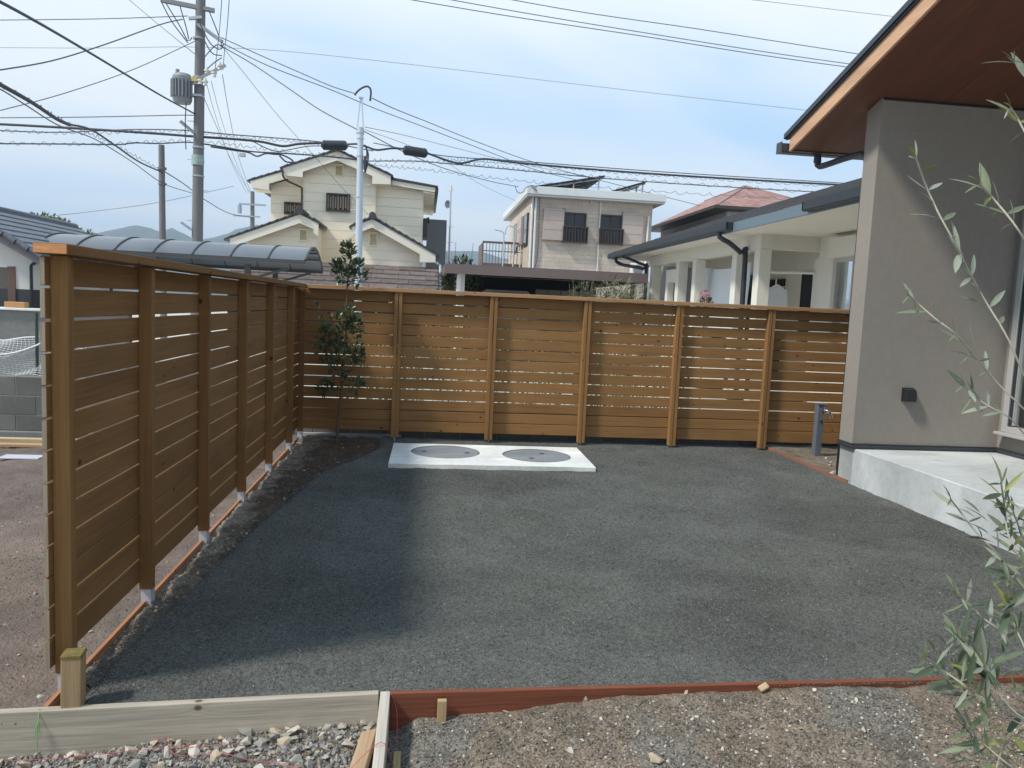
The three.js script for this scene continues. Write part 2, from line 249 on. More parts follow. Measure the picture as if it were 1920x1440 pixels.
// ---- stones: the ones that can be picked out are parts, the smallest are one mass
const stoneTex = tex(512, 512, (u, v) => { const a = fbm(u, v, 6, 6, 5, 301), b = fbm(u, v, 60, 60, 2, 305); return 0.62 + 0.5 * (a - 0.5) + 0.35 * (b - 0.5); });
const stoneMats = [[0.36, 0.345, 0.315], [0.29, 0.28, 0.255], [0.40, 0.375, 0.33], [0.235, 0.23, 0.22], [0.38, 0.32, 0.25], [0.46, 0.44, 0.395]].map(c => mat(c.map((x, i) => x * [1.78, 1.72, 1.62][i]), 0.92, { map: rep(stoneTex, 0.12, 0.12) }));
const rocks = []; for (let i = 0; i < 22; i++) rocks.push(rockGeo(1, 400 + i, 0.55 + 0.25 * (i % 4) / 3));
function stone(parent, x, y, z, s, R, mi) { const m = part(parent, 'stone', rocks[Math.floor(R() * 22)], stoneMats[mi ?? Math.floor(R() * 6)]); m.position.set(x, y, z); m.rotation.set((R() - 0.5) * 1.1, R() * 6.28, (R() - 0.5) * 1.1); m.scale.set(s * (0.85 + 0.5 * R()), s * (0.8 + 0.3 * R()), s); return m; }
function pebbles(parent, n, pos, s0, s1, seed, tone) {
  const im = new THREE.InstancedMesh(rocks[3], mat([1.3, 1.3, 1.3], 0.92, { map: rep(stoneTex, 1, 1) }), n), R = rng(seed), m = new THREE.Matrix4(), q = new THREE.Quaternion(), e = new THREE.Euler(), c = new THREE.Color();
  for (let i = 0; i < n; i++) { const [x, y, z] = pos(R), s = s0 + (s1 - s0) * Math.pow(R(), 2.5); q.setFromEuler(e.set(R() * 6, R() * 6, R() * 6)); m.compose(V(x, y + s * 0.25, z), q, V(s * (0.8 + 0.6 * R()), s * 0.75, s)); im.setMatrixAt(i, m); im.setColorAt(i, c.setRGB(...tone(R))); }
  im.name = 'small_stones'; im.userData.kind = 'stuff'; shade(im); parent.add(im);
}
{
  const R = rng(21), put = [];
  let n = 0, tries = 0;
  while (n < 296 && tries++ < 6000) { const x = lerp(-1.62, -0.13, R()), z = lerp(-2.77, -2.22, Math.pow(R(), 1.15)), s = lerp(0.014, 0.033, Math.pow(R(), 1.5)); if (x > -0.25 && z > -2.62) continue; if (put.some(p => Math.hypot(p[0] - x, p[1] - z) < (p[2] + s) * 0.74)) continue; put.push([x, z, s]); stone(bed, x, bedH(x, z) + s * 0.35, z, s, R, R() > 0.9 ? 4 : undefined); n++; }
  stone(bed, -0.83, bedH(-0.83, -2.40) + 0.012, -2.40, 0.050, R, 4);
  pebbles(bed, 16000, R2 => { const x = lerp(-1.75, -0.12, R2()), z = lerp(-2.78, -1.95, R2()); return [x, bedH(x, z), z]; }, 0.003, 0.015, 31, r => { const k = 0.16 + 0.22 * r(), b = r() > 0.85; return [k * (b ? 1.2 : 1.08), k * 1.02, k * (b ? 0.8 : 0.92)]; });
  pebbles(front, 30000, R2 => { const x = lerp(-0.09, 2.9, R2()), z = lerp(-2.76, -1.95, R2()); return [x, hFront(x, z) - 0.001, z]; }, 0.0014, 0.009, 33, r => { const t = r(), k = 0.11 + 0.26 * t * t + (t > 0.95 ? 0.22 : 0); return [k * 1.08, k * 0.97, k * 0.83]; });
  for (let i = 0; i < 110; i++) { const x = lerp(0.0, 2.35, R()), z = lerp(-2.74, -2.16, R()); stone(front, x, hFront(x, z) + 0.002, z, lerp(0.005, 0.011, R() * R()), R, R() > 0.55 ? 5 : undefined); }
  for (const [px, py, s, mi] of [[948, 1324, 0.016, 2], [1099, 1315, 0.018, 3], [1129, 1355, 0.014, 5], [1068, 1407, 0.018, 5], [1073, 1392, 0.015, 3], [1228, 1303, 0.017, 2], [1269, 1302, 0.012, 3], [1288, 1312, 0.016, 4], [1306, 1361, 0.013, 5], [1258, 1400, 0.009, 5], [1348, 1406, 0.016, 5], [1326, 1384, 0.011, 5], [1340, 1386, 0.012, 3], [1262, 1352, 0.012, 3], [1601, 1331, 0.020, 5], [1616, 1385, 0.014, 4], [1526, 1312, 0.013, 5], [1230, 1437, 0.030, 4], [1025, 1429, 0.009, 5], [781, 1433, 0.018, 2], [1024, 1388, 0.012, 4], [1196, 1383, 0.012, 4]]) { const d = at(px, py, -1), r = d.sub(EYE); const t = (-0.05 - 1.45) / r.y, x = r.x * t, z = r.z * t; stone(front, x, hFront(x, z) + s * 0.3, z, s, R, mi); }
  for (let i = 0; i < 150; i++) { const x = lerp(-2.6, -1.32, R()), z = lerp(-6.8, -2.68, Math.pow(R(), 0.8)); stone(yard, x, hYard(x, z) + 0.002, z, lerp(0.007, 0.02, R() * R()), R, R() > 0.5 ? 4 : 2); }
  pebbles(yard, 14000, R2 => { const x = lerp(-3.2, -1.265, R2()), z = lerp(-7.5, -2.64, R2()); return [x, hYard(x, z), z]; }, 0.001, 0.006, 35, r => { const t = r(), k = 0.11 + 0.22 * t * t; return [k * 1.1, k * 0.97, k * 0.86]; });
}
// dark planting soil in the corner and pale sandy strip along the fence foot
const soilH = (x, z) => { const e = soilEdge(z) + 0.04 + 0.08 * nz2(x, z, 3, 320), t = sstep(e, e - 0.10, x); return -0.040 + t * 0.030 - 0.010 * sstep(-1.17, -1.24, x) + t * (0.06 * nz2(x, z, 5, 330) + 0.03 * nz2(x, z, 16, 340)); };
const soil = struct('soil_bed', terrain(-1.247, -0.30, -8.40, -2.9, 120, 400, soilH), mat([1, 1, 1], 1, { map: rep(tex(512, 2048, (u, v) => { const x = lerp(-1.262, -0.3, u), z = lerp(-8.4, -2.9, v), m = nz2(x, z, 4, 350) * 0.5 + nz2(x, z, 18, 360) * 0.3, sand = clamp(0.72 * sstep(-1.05 - 0.05 * (z + 6), -1.17 - 0.02 * (z + 6), x + m * 0.7) + sstep(-6.2, -4.6, z) * (0.22 + 1.2 * m), 0, 0.8), k = 0.9 + 0.9 * nz2(x, z, 30, 370) + 0.5 * nz2(x, z, 60, 380); return [lerp(0.105, 0.33, sand) * k, lerp(0.070, 0.275, sand) * k, lerp(0.050, 0.215, sand) * k]; }), 0.962, 5.5), bumpMap: rep(gritBump, 0.8, 0.8), bumpScale: 0.012 }), 'dark planting soil with a pale sandy edge in the fence corner');
soil.material.map.offset.set(1.262 / 0.962, 8.4 / 5.5);
{ const R = rng(51); for (let i = 0; i < 130; i++) { const z = lerp(-8.1, -3.1, R()), x = lerp(-1.235, soilEdge(z) + 0.03, R()); stone(soil, x, soilH(x, z) + 0.002, z, lerp(0.006, 0.018, R() * R()), R, R() > 0.6 ? 5 : 4); } }
const patchH = (x, z) => 0.004 + 0.02 * nz2(x, z, 4, 390) + 0.02 * nz2(x, z, 14, 400);
const patch = struct('dirt_patch', terrain(3.90, 5.2, -8.40, -6.45, 60, 80, (x, z) => 0.014 + patchH(x, z)), dirtMat, 'small dirt patch round the tap post beside the house');
{ const R = rng(52); for (const [px, py, s, mi] of [[1555, 873, 0.035, 4], [1566, 888, 0.06, 5], [1549, 859, 0.025, 5], [1558, 867, 0.022, 5], [1536, 868, 0.02, 3], [1574, 866, 0.03, 4]]) { const r = at(px, py, -1).sub(EYE), t = -1.43 / r.y; stone(patch, r.x * t, 0.02, r.z * t, s, R, mi); } }
single('edging_board', box(3.885, 3.903, -0.02, 0.022, -8.38, -6.55, 'z'), wm(texRed, 0.8, { color: lin(1.1, 1.5, 1.9) }), 'thin wooden edging strip between gravel and dirt beside the tap post', 'edging board');

// ------------------------------------------------------------------ wooden fences
const FR = rng(61);
const gapY = k => 1.449 - 0.1134 * k;
function slats(parent, gh, mk) { for (let k = 0; k <= 12; k++) { const top = k ? gapY(k - 1) - gh : 1.553, bot = gapY(k) + gh; mk(k, bot + (FR() - 0.5) * 0.003, top + (FR() - 0.5) * 0.003); } }
{
  const g = thing('wooden_fence', 'brown stained slat fence on the left seen along its shaded inner side', 'fence');
  const zs = [-2.84, -3.675, -4.62, -5.58, -6.56, -7.54, -8.22];
  zs.forEach((zf, i) => {
    const ou = FR() * 2, ov = FR() * 0.6, bot = 0.060, d = i ? 0.040 : 0.028;
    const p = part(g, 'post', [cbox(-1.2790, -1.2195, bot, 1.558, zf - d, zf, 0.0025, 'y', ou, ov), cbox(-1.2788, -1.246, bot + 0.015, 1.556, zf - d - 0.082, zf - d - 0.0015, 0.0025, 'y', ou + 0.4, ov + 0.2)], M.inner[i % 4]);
    part(p, 'post_base', [box(-1.272, -1.227, -0.10, bot - 0.001, zf - d - 0.02, zf - 0.004, 'y')], M.steelBase ??= mat([0.52, 0.52, 0.55], 0.5, { metalness: 0.2 }));
  });
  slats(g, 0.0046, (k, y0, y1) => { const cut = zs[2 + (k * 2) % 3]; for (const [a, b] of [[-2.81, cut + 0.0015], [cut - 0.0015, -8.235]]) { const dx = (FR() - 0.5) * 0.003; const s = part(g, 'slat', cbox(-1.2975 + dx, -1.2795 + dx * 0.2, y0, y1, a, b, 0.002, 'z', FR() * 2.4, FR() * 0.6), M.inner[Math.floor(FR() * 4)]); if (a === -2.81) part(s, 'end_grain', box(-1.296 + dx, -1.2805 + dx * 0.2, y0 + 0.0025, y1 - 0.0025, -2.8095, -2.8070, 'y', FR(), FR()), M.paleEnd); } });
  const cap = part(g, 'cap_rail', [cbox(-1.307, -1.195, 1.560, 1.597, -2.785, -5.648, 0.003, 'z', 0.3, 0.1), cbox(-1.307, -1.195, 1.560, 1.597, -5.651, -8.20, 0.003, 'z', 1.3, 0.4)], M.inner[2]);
  part(cap, 'cap_end', box(-1.304, -1.198, 1.563, 1.594, -2.7855, -2.7825, 'x', 0.2, 0.3), M.endgrain, 'bare orange sawn end of the cap rail');
  seat(g, -1.26, 0, -5.5);
}
{
  const g = thing('wooden_fence', 'brown stained slat fence along the back, facing the viewer in the sun', 'fence');
  const xs = [-0.262, 0.735, 1.745, 2.765, 3.81, 4.83];
  xs.forEach((x, i) => {
    const ou = FR() * 2, ov = FR() * 0.6, bot = 0.035 - 0.007 * i;
    const p = part(g, 'post', [cbox(x - 0.040, x - 0.003, bot, 1.556, -8.222, -8.150, 0.003, 'y', ou, ov), cbox(x + 0.003, x + 0.040, bot, 1.556, -8.222, -8.154, 0.003, 'y', ou + 0.7, ov + 0.2), box(x - 0.004, x + 0.004, bot + 0.02, 0.9 + 0.2 * FR(), -8.22, -8.158, 'y', ou, ov)], M.stain[(i + 1) % 4]);
    part(p, 'post_base', rod(V(x, -0.05, -8.185), V(x, bot + 0.003, -8.185), 0.008), M.steelBase);
  });
  slats(g, 0.0042, (k, y0, y1) => { const ends = k % 2 ? [-1.272, 0.735, 2.765, 4.85] : [-1.272, -0.262, 1.745, 3.81, 4.85]; for (let i = 0; i + 1 < ends.length; i++) { const dz = (FR() - 0.5) * 0.004, sag = -0.007 * (i ? i : 0); part(g, 'slat', cbox(ends[i] + 0.0015, ends[i + 1] - 0.0015, y0 + (k === 12 ? sag : 0), y1, -8.243 + dz, -8.2245, 0.003, 'x', FR() * 2.4, FR() * 0.6), M.stain[Math.floor(FR() * 4)]); } });
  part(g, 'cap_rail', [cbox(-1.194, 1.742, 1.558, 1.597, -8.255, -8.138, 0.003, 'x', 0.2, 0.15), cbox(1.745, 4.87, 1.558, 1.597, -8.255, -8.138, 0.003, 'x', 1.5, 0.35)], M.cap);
  seat(g, 1.8, 0, -8.2);
}
// block wall behind both fences
{
  const g = thing('block_wall', 'low grey concrete block wall running behind the fences', 'wall');
  const R = rng(71);
  for (let r = 0; r < 3; r++) { const y1 = 0.515 - r * 0.2, y0 = r === 2 ? -0.045 : y1 - 0.193, off = r % 2 ? 0.2 : 0; for (let x = -1.36 - 0.39 - off; x > -6.6; x -= 0.4) part(g, 'block', cbox(x, x + 0.393, y0, y1, -8.60, -8.455 + (R() - 0.5) * 0.006, 0.004, 'x', R() * 3, R() * 3), R() > 0.5 ? M.block : M.blockB); }
  for (let r = 0; r < 2; r++) { const y1 = 0.315 - r * 0.2, y0 = r ? -0.10 : y1 - 0.194, off = r % 2 ? 0.2 : 0; for (let x = -1.345 - off; x < 5.2; x += 0.4) part(g, 'block', cbox(Math.max(x, -1.345), x + 0.394, y0, y1, -8.60, -8.465 + (R() - 0.5) * 0.006, 0.004, 'x', R() * 3, R() * 3), R() > 0.5 ? M.block : M.blockB); }
  part(g, 'mortar', [box(-6.6, -1.35, -0.04, 0.511, -8.59, -8.462), box(-1.348, 5.4, -0.10, 0.311, -8.595, -8.475)], M.plinth);
  part(g, 'footing', box(-6.6, -1.34, -0.25, -0.048, -8.62, -8.36), M.yardWall);
  part(g, 'footing', box(-1.26, -0.2, -0.25, 0.012, -8.62, -8.41), M.plinth);
  seat(g, -0.5, 0, -8.5);
}

// ------------------------------------------------------------------ concrete cover slab with two lids
{
  const g = thing('tank_cover', 'pale concrete slab with two round grey lids set in the gravel by the back fence', 'tank cover');
  const s = new THREE.Shape([[-0.253, 7.800], [1.622, 7.785], [1.603, 6.81], [-0.262, 6.80]].map(p => new THREE.Vector2(p[0], p[1])));
  for (const [x, z] of [[0.256, 7.392], [1.133, 7.305]]) { const h = new THREE.Path(); h.absarc(x, z, 0.332, 0, Math.PI * 2, true); s.holes.push(h); }
  const e = new THREE.ExtrudeGeometry(s, { depth: 0.075, bevelEnabled: true, bevelSize: 0.004, bevelThickness: 0.005, bevelSegments: 1, curveSegments: 40 }); e.rotateX(-Math.PI / 2); e.translate(0, -0.042, 0);
  part(g, 'slab', boxUV(e), M.slab);
  const lidM = cm([0.36, 0.385, 0.40], 0.9, { roughness: 0.75 });
  for (const [x, z, a] of [[0.256, -7.392, 0.15], [1.133, -7.305, 1.9]]) {
    const pr = [[0, 0.043], [0.05, 0.0432], [0.25, 0.044], [0.316, 0.045], [0.322, 0.043], [0.3235, 0.02], [0, 0.02]].map(p => new THREE.Vector2(...p));
    const lg = new THREE.LatheGeometry(pr.reverse(), 56); lg.translate(x, -0.012, z); const lid = part(g, 'lid', boxUV(lg), lidM);
    const wg = new THREE.TorusGeometry(0.328, 0.0035, 6, 56); wg.rotateX(Math.PI / 2); wg.translate(x, 0.031, z); part(lid, 'rim', wg, mat([0.2, 0.21, 0.22], 0.7));
    for (const s2 of [-1, 1]) { const hx = x + Math.cos(a) * 0.21 * s2, hz = z + Math.sin(a) * 0.21 * s2 * 0.6; part(lid, 'handle', [box(hx - 0.022, hx + 0.022, 0.0325, 0.037, hz - 0.011, hz + 0.011)], M.darkMetal); }
    part(lid, 'hinge', box(x - 0.03, x + 0.03, 0.0325, 0.0355, z + 0.27, z + 0.29), lidM);
  }
  seat(g, 0.68, 0, -7.3);
}

// ------------------------------------------------------------------ formwork boards, stakes and strings at the front
function board(a, b, th, y0, y1, m) {                          // upright board from a to b (x, z), thickness away from the viewer
  const L = Math.hypot(b[0] - a[0], b[1] - a[1]), g = cbox(0, L, y0, y1, -th, 0, 0.002, 'x', a[0] * 3.1, 0.13); g.rotateY(-Math.atan2(b[1] - a[1], b[0] - a[0])); g.translate(a[0], 0, a[1]); return g;
}
single('form_board', board([-2.3, -2.605], [-0.118, -2.772], 0.030, -0.17, 0.004), M.greywood, 'long weathered grey form board along the front of the stone bed', 'form board');
single('form_board', [cbox(-0.112, -0.076, -0.14, 0.006, -2.788, -1.4, 0.002, 'z', 0.4, 0.3)], wm(texGreyWood, 0.85, { color: lin(1.25, 1.3, 1.4) }), 'pale form board running towards the viewer between stone and dirt', 'form board');
single('form_board', board([-0.074, -2.772], [3.4, -2.862], 0.024, -0.16, 0.004), M.red, 'long reddish brown form board holding the edge of the dark gravel', 'form board');
{ const s = single('wooden_stake', cbox(-0.032, 0.032, -0.15, 0.188, -0.032, 0.032, 0.003, 'y', 0.3, 0.2), wm(texPale, 0.85, { color: lin(0.72, 0.57, 0.40) }), 'stubby square timber stake with yellow top by the near fence post', 'stake'); s.position.set(-1.172, 0, -2.735); s.rotation.y = 0.12; s.rotation.z = -0.015; const top = part(s, 'painted_top', cbox(-0.0335, 0.0335, 0.176, 0.192, -0.0335, 0.0335, 0.003), mat([0.42, 0.32, 0.11], 0.8, { bumpMap: rep(gritBump, 0.2, 0.2), bumpScale: 0.006, map: rep(stoneTex, 0.15, 0.15) })); top.userData.label = 'yellow painted top of the stake'; }
{ const s = single('wooden_stake', cbox(-0.017, 0.017, -0.16, -0.012, -0.011, 0.011, 0.002, 'y', 0.9, 0.3), M.lath, 'small pale stake standing against the red form board', 'stake'); s.position.set(0.117, 0, -2.752); }
{ const s = single('wooden_stake', cbox(-0.013, 0.013, -0.016, 0.016, -0.9, 0, 0.002, 'z', 0.5, 0.2), wm(texPale, 0.8, { color: lin(0.82, 0.74, 0.44) }), 'thin greenish lath lying beside the pale form board', 'stake'); s.position.set(-0.040, -0.115, -1.70); s.rotation.x = -0.02; }
{ const s = single('plank', cbox(-0.028, 0.028, -0.012, 0.012, -0.85, 0, 0.002, 'z', 0.1, 0.45), wm(texPale, 0.8, { color: lin(0.82, 0.66, 0.50) }), 'narrow brown plank leaning on the stone bed beside the form boards', 'plank'); s.position.set(-0.225, -0.075, -1.80); s.rotation.y = -0.10; s.rotation.x = 0.0; s.rotation.z = 0.25; }
single('edging_board', box(-1.2640, -1.2490, -0.08, 0.004, -7.9, -2.715, 'z'), wm(texPale, 0.85, { color: lin(0.80, 0.42, 0.27) }), 'thin reddish board on edge along the foot of the left fence', 'edging board');
{ const s = single('wood_offcut', cbox(-0.02, 0.02, -0.008, 0.008, -0.012, 0.012, 0.002), M.pale, 'small pale wood offcut lying on the red form board edge', 'wood offcut'); s.position.set(1.385, 0.0, -2.79); s.rotation.set(0.5, 0.4, 0.2); }
const pink = mat([0.48, 0.11, 0.14], 0.8), green = mat([0.20, 0.46, 0.16], 0.8);
const onBed = (px, py) => { const r = at(px, py, -1).sub(EYE), t = (-0.10 - 1.45) / r.y; return V(r.x * t, 0.0, r.z * t); };
{ const pts = [[20, 1403], [110, 1404], [200, 1402], [290, 1398], [330, 1397], [420, 1396], [455, 1393]].map(p => { const v = onBed(...p); v.y = bedH(v.x, v.z) + 0.024; return v; }); single('string', tube(pts, 0.0011, 40, 5), pink, 'pink string lying straight across the stones left of centre', 'string'); }
{ const pts = [[240, 1372], [285, 1366], [300, 1385], [316, 1366], [318, 1400], [345, 1410], [400, 1408], [440, 1416], [470, 1422], [520, 1428], [560, 1442]].map(p => { const v = onBed(...p); v.y = bedH(v.x, v.z) + 0.022; return v; }); single('string', tube(pts, 0.0012, 70, 5), pink, 'tangled pink string crossing the stones towards the bottom edge', 'string'); }
single('string', tube([V(-0.075, 0.008, -2.775), V(-0.05, -0.045, -2.745), V(-0.042, -0.098, -2.60)], 0.0012, 12, 5), pink, 'pink string from the red board corner down to the lath', 'string');
single('string', tube([V(-0.21, -0.06, -2.36), V(-0.115, 0.008, -2.42), V(-0.075, 0.009, -2.425), V(-0.04, -0.095, -2.43)], 0.0012, 20, 5), pink, 'pink string tied over the pale form board', 'string');
single('string', tube([V(-1.262, 0.010, -2.69), V(-1.262, -0.03, -2.676), V(-1.270, -0.06, -2.671), V(-1.256, -0.075, -2.671), V(-1.258, -0.03, -2.672), V(-1.263, -0.06, -2.670), V(-1.262, -0.15, -2.671)], 0.0015, 36, 5), green, 'knotted green string hanging on the weathered form board', 'string');
single('twig', tube([V(0.44, -0.055, -2.36), V(0.49, -0.05, -2.34), V(0.53, -0.058, -2.29), V(0.54, -0.06, -2.24)], 0.0025, 12, 5), M.lath, 'dry pale twig lying on the dirt near the bottom edge', 'twig');
single('twig', tube([V(1.46, -0.022, -2.42), V(1.50, -0.016, -2.43), V(1.53, -0.02, -2.46)], 0.0022, 8, 5), M.lath, 'short dry twig on the dirt below the red board on the right', 'twig');
{ const y = -0.10; single('lumber', [cbox(-4.35, -3.3, y, y + 0.045, -8.12, -8.04, 0.003, 'x')], M.pale, 'pale timber lying at the foot of the block wall', 'lumber'); single('lumber', [cbox(-4.15, -3.35, y - 0.01, y + 0.02, -7.96, -7.88, 0.003, 'x', 0.4)], wm(texPale, 0.8, { color: lin(1.0, 0.72, 0.48) }), 'thinner orange timber in front of the pale timber', 'lumber'); single('metal_plate', cbox(-3.72, -3.38, -0.095, -0.08, -7.4, -7.25, 0.003), mat([0.5, 0.5, 0.55], 0.5), 'grey flat plate lying on the dirt left of the fence', 'plate'); }

// ------------------------------------------------------------------ the house on the right with its porch
const soffY = z => 3.40 + 0.30 * (z + 6.5);
{
  const g = thing('house', 'taupe rendered house on the right with dark brown soffit and wood fascia', 'house');
  const stW = M.stucco;
  part(g, 'wall', prismX([[-6.72, 0.372], [-6.5, 0.372], [-6.5, soffY(-6.5) + 0.03], [-6.72, soffY(-6.72) + 0.03]], 3.88, 5.50), stW, 'taupe wing wall facing the gravel');
  const sw = [[-6.5, -6.40, 0.372, 9], [-6.40, -4.30, 0.372, 0.53], [-6.40, -4.30, 2.55, 9], [-4.30, 1.5, 0.372, 9]];
  part(g, 'wall', sw.map(([a, b, y0, y1]) => prismX([[a, y0], [b, y0], [b, Math.min(y1, soffY(b) + 0.03)], [a, Math.min(y1, soffY(a) + 0.03)]], 5.30, 5.48)), stW);
  part(g, 'wall', [box(9.0, 9.18, -0.1, soffY(-6.6), -6.72, 1.5), box(5.48, 9.0, -0.1, soffY(-6.6), -6.72, -6.54), box(5.48, 9.0, -0.1, 4.2, 1.32, 1.5)], stW);
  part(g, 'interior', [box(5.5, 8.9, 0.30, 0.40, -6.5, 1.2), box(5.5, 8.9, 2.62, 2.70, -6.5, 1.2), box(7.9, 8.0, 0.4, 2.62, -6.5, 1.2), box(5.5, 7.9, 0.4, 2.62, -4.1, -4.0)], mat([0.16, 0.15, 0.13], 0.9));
  const fl = part(g, 'flashing', [cbox(3.862, 5.30, 0.335, 0.357, -6.5, -6.470, 0.003), cbox(3.868, 5.30, 0.359, 0.3715, -6.5, -6.482, 0.002), cbox(3.858, 3.88, 0.335, 0.357, -6.73, -6.4701, 0.003), cbox(3.866, 3.88, 0.359, 0.3715, -6.73, -6.482, 0.002), cbox(5.27, 5.30, 0.335, 0.357, -6.4699, 1.5, 0.003), cbox(5.282, 5.30, 0.359, 0.3715, -6.4819, 1.5, 0.002)], M.darkMetal);
  part(g, 'top_trim', box(3.885, 5.30, soffY(-6.5) - 0.018, soffY(-6.5) - 0.001, -6.5, -6.488), M.black);
  part(g, 'foundation', cbox(3.902, 5.4, -0.12, 0.334, -6.73, -6.508, 0.004), M.plinth);
  // roof rising towards the viewer
  const soM = wm(texRed, 0.6, { color: lin(0.60, 0.60, 0.64), bumpScale: 0.0006 });
  const roofSlab = (x0, x1, z0, z1, dy0, dy1) => prismX([[z0, soffY(z0) + dy0], [z1, soffY(z1) + dy0], [z1, soffY(z1) + dy1], [z0, soffY(z0) + dy1]], x0, x1, 'z');
  for (const [a, b] of [[3.545, 4.452], [4.456, 5.362], [5.366, 6.3], [6.304, 9.4]]) part(g, 'soffit_panel', roofSlab(a, b, -7.44, 1.8, 0, 0.02), soM);
  const fasM = wm(texStainB, 0.6, { color: lin(2.1, 2.35, 3.6) });
  part(g, 'fascia', roofSlab(3.52, 3.544, -7.455, 1.8, -0.012, 0.135), fasM, 'light wood fascia board along the sloping roof edge');
  part(g, 'fascia', roofSlab(3.545, 9.4, -7.47, -7.442, -0.01, 0.13), M.darkMetal);
  part(g, 'roof', [roofSlab(3.485, 9.5, -7.52, 1.85, 0.137, 0.185), roofSlab(3.50, 3.519, -7.50, 1.85, 0.118, 0.136)], mat([0.05, 0.06, 0.075], 0.42, { metalness: 0.4 }));
  const gy = soffY(-7.47) + 0.055;
  const gut = part(g, 'gutter', [box(3.455, 9.4, gy - 0.07, gy - 0.06, -7.575, -7.478), box(3.455, 9.4, gy - 0.06, gy + 0.032, -7.585, -7.575), box(3.455, 9.4, gy - 0.06, gy + 0.02, -7.482, -7.474), cbox(3.447, 3.455, gy - 0.072, gy + 0.036, -7.588, -7.472, 0.002)], M.darkMetal);
  part(gut, 'outlet', rod(V(3.86, gy - 0.07, -7.53), V(3.86, gy - 0.13, -7.53), 0.034, 0.04, 14), M.darkMetal);
  part(g, 'downpipe', tube([V(3.86, gy - 0.11, -7.53), V(3.865, gy - 0.165, -7.515), V(3.89, gy - 0.175, -7.44), V(3.955, gy - 0.155, -7.05), V(3.965, gy - 0.20, -6.83), V(3.965, gy - 0.45, -6.80)], 0.031, 40, 10), M.darkMetal);
  part(g, 'downpipe', rod(V(3.957, -0.1, -6.80), V(3.957, gy - 0.4, -6.80), 0.033, 0.033, 14), M.blackPipe, 'black downpipe behind the wing wall');
  part(g, 'vent_hood', [prismX([[-6.4995, 0.772], [-6.4995, 0.888], [-6.478, 0.888], [-6.448, 0.876], [-6.432, 0.850], [-6.428, 0.812], [-6.43, 0.772]], 4.318, 4.415), box(4.312, 4.421, 0.768, 0.892, -6.4995, -6.494)], M.black, 'black vent hood on the wing wall');
  const wn = part(g, 'window', [cbox(5.235, 5.33, 0.535, 2.545, -6.395, -6.33, 0.003, 'y'), cbox(5.235, 5.33, 0.535, 2.545, -4.37, -4.305, 0.003, 'y'), cbox(5.235, 5.33, 2.48, 2.545, -6.329, -4.371, 0.003), cbox(5.225, 5.33, 0.532, 0.590, -6.329, -4.371, 0.003), box(5.26, 5.31, 0.60, 2.47, -6.325, -6.29), box(5.275, 5.31, 0.60, 2.47, -5.37, -5.31)], M.alu);
  part(wn, 'track', [box(5.24, 5.265, 0.591, 2.479, -6.318, -6.312), box(5.24, 5.256, 0.591, 2.479, -6.306, -6.298)], M.darkMetal);
  part(wn, 'pane', box(5.288, 5.294, 0.591, 2.479, -6.289, -4.372), M.glass);
  part(wn, 'sill', cbox(5.19, 5.299, 0.505, 0.531, -6.43, -4.28, 0.003), M.alu);
  seat(g, 5.0, 0, -5);
}
single('porch_slab', [cbox(3.90, 5.298, -0.12, 0.322, -6.507, -2.9, 0.006), cbox(5.299, 5.46, -0.12, 0.334, -6.507, 1.4, 0.004)], cm([0.80, 0.82, 0.81], 2.6), 'bare concrete porch step below the taupe house wall', 'porch step');

// tap post
{
  const g = thing('tap_post', 'slim dark grey water tap post standing in front of the back fence', 'tap post', [4.225, 0, -7.75]);
  const pm = mat([0.125, 0.145, 0.165], 0.5, { bumpMap: rep(woodBump, 2, 0.4), bumpScale: 0.0005 });
  part(g, 'post', cbox(-0.037, 0.037, -0.06, 0.572, -0.037, 0.037, 0.006), pm);
  part(g, 'post_cap', cbox(-0.041, 0.062, 0.573, 0.585, -0.041, 0.050, 0.003), pm);
  const t = part(g, 'tap', [rod(V(0.01, 0.52, 0.037), V(0.01, 0.52, 0.085), 0.013, 0.013, 12), tube([V(0.01, 0.52, 0.075), V(0.035, 0.518, 0.105), V(0.062, 0.495, 0.118), V(0.066, 0.455, 0.118)], 0.0125, 20, 10), rod(V(0.066, 0.445, 0.118), V(0.066, 0.463, 0.118), 0.017, 0.017, 12)], M.chrome);
  part(t, 'tap_handle', [rod(V(0.012, 0.53, 0.072), V(0.012, 0.556, 0.072), 0.007), bar(V(-0.018, 0.558, 0.072), V(0.042, 0.558, 0.072), 0.010, 0.008)], M.chrome);
  part(g, 'outlet', rod(V(0.005, 0.40, 0.037), V(0.005, 0.40, 0.052), 0.012, 0.012, 12), M.darkMetal);
}

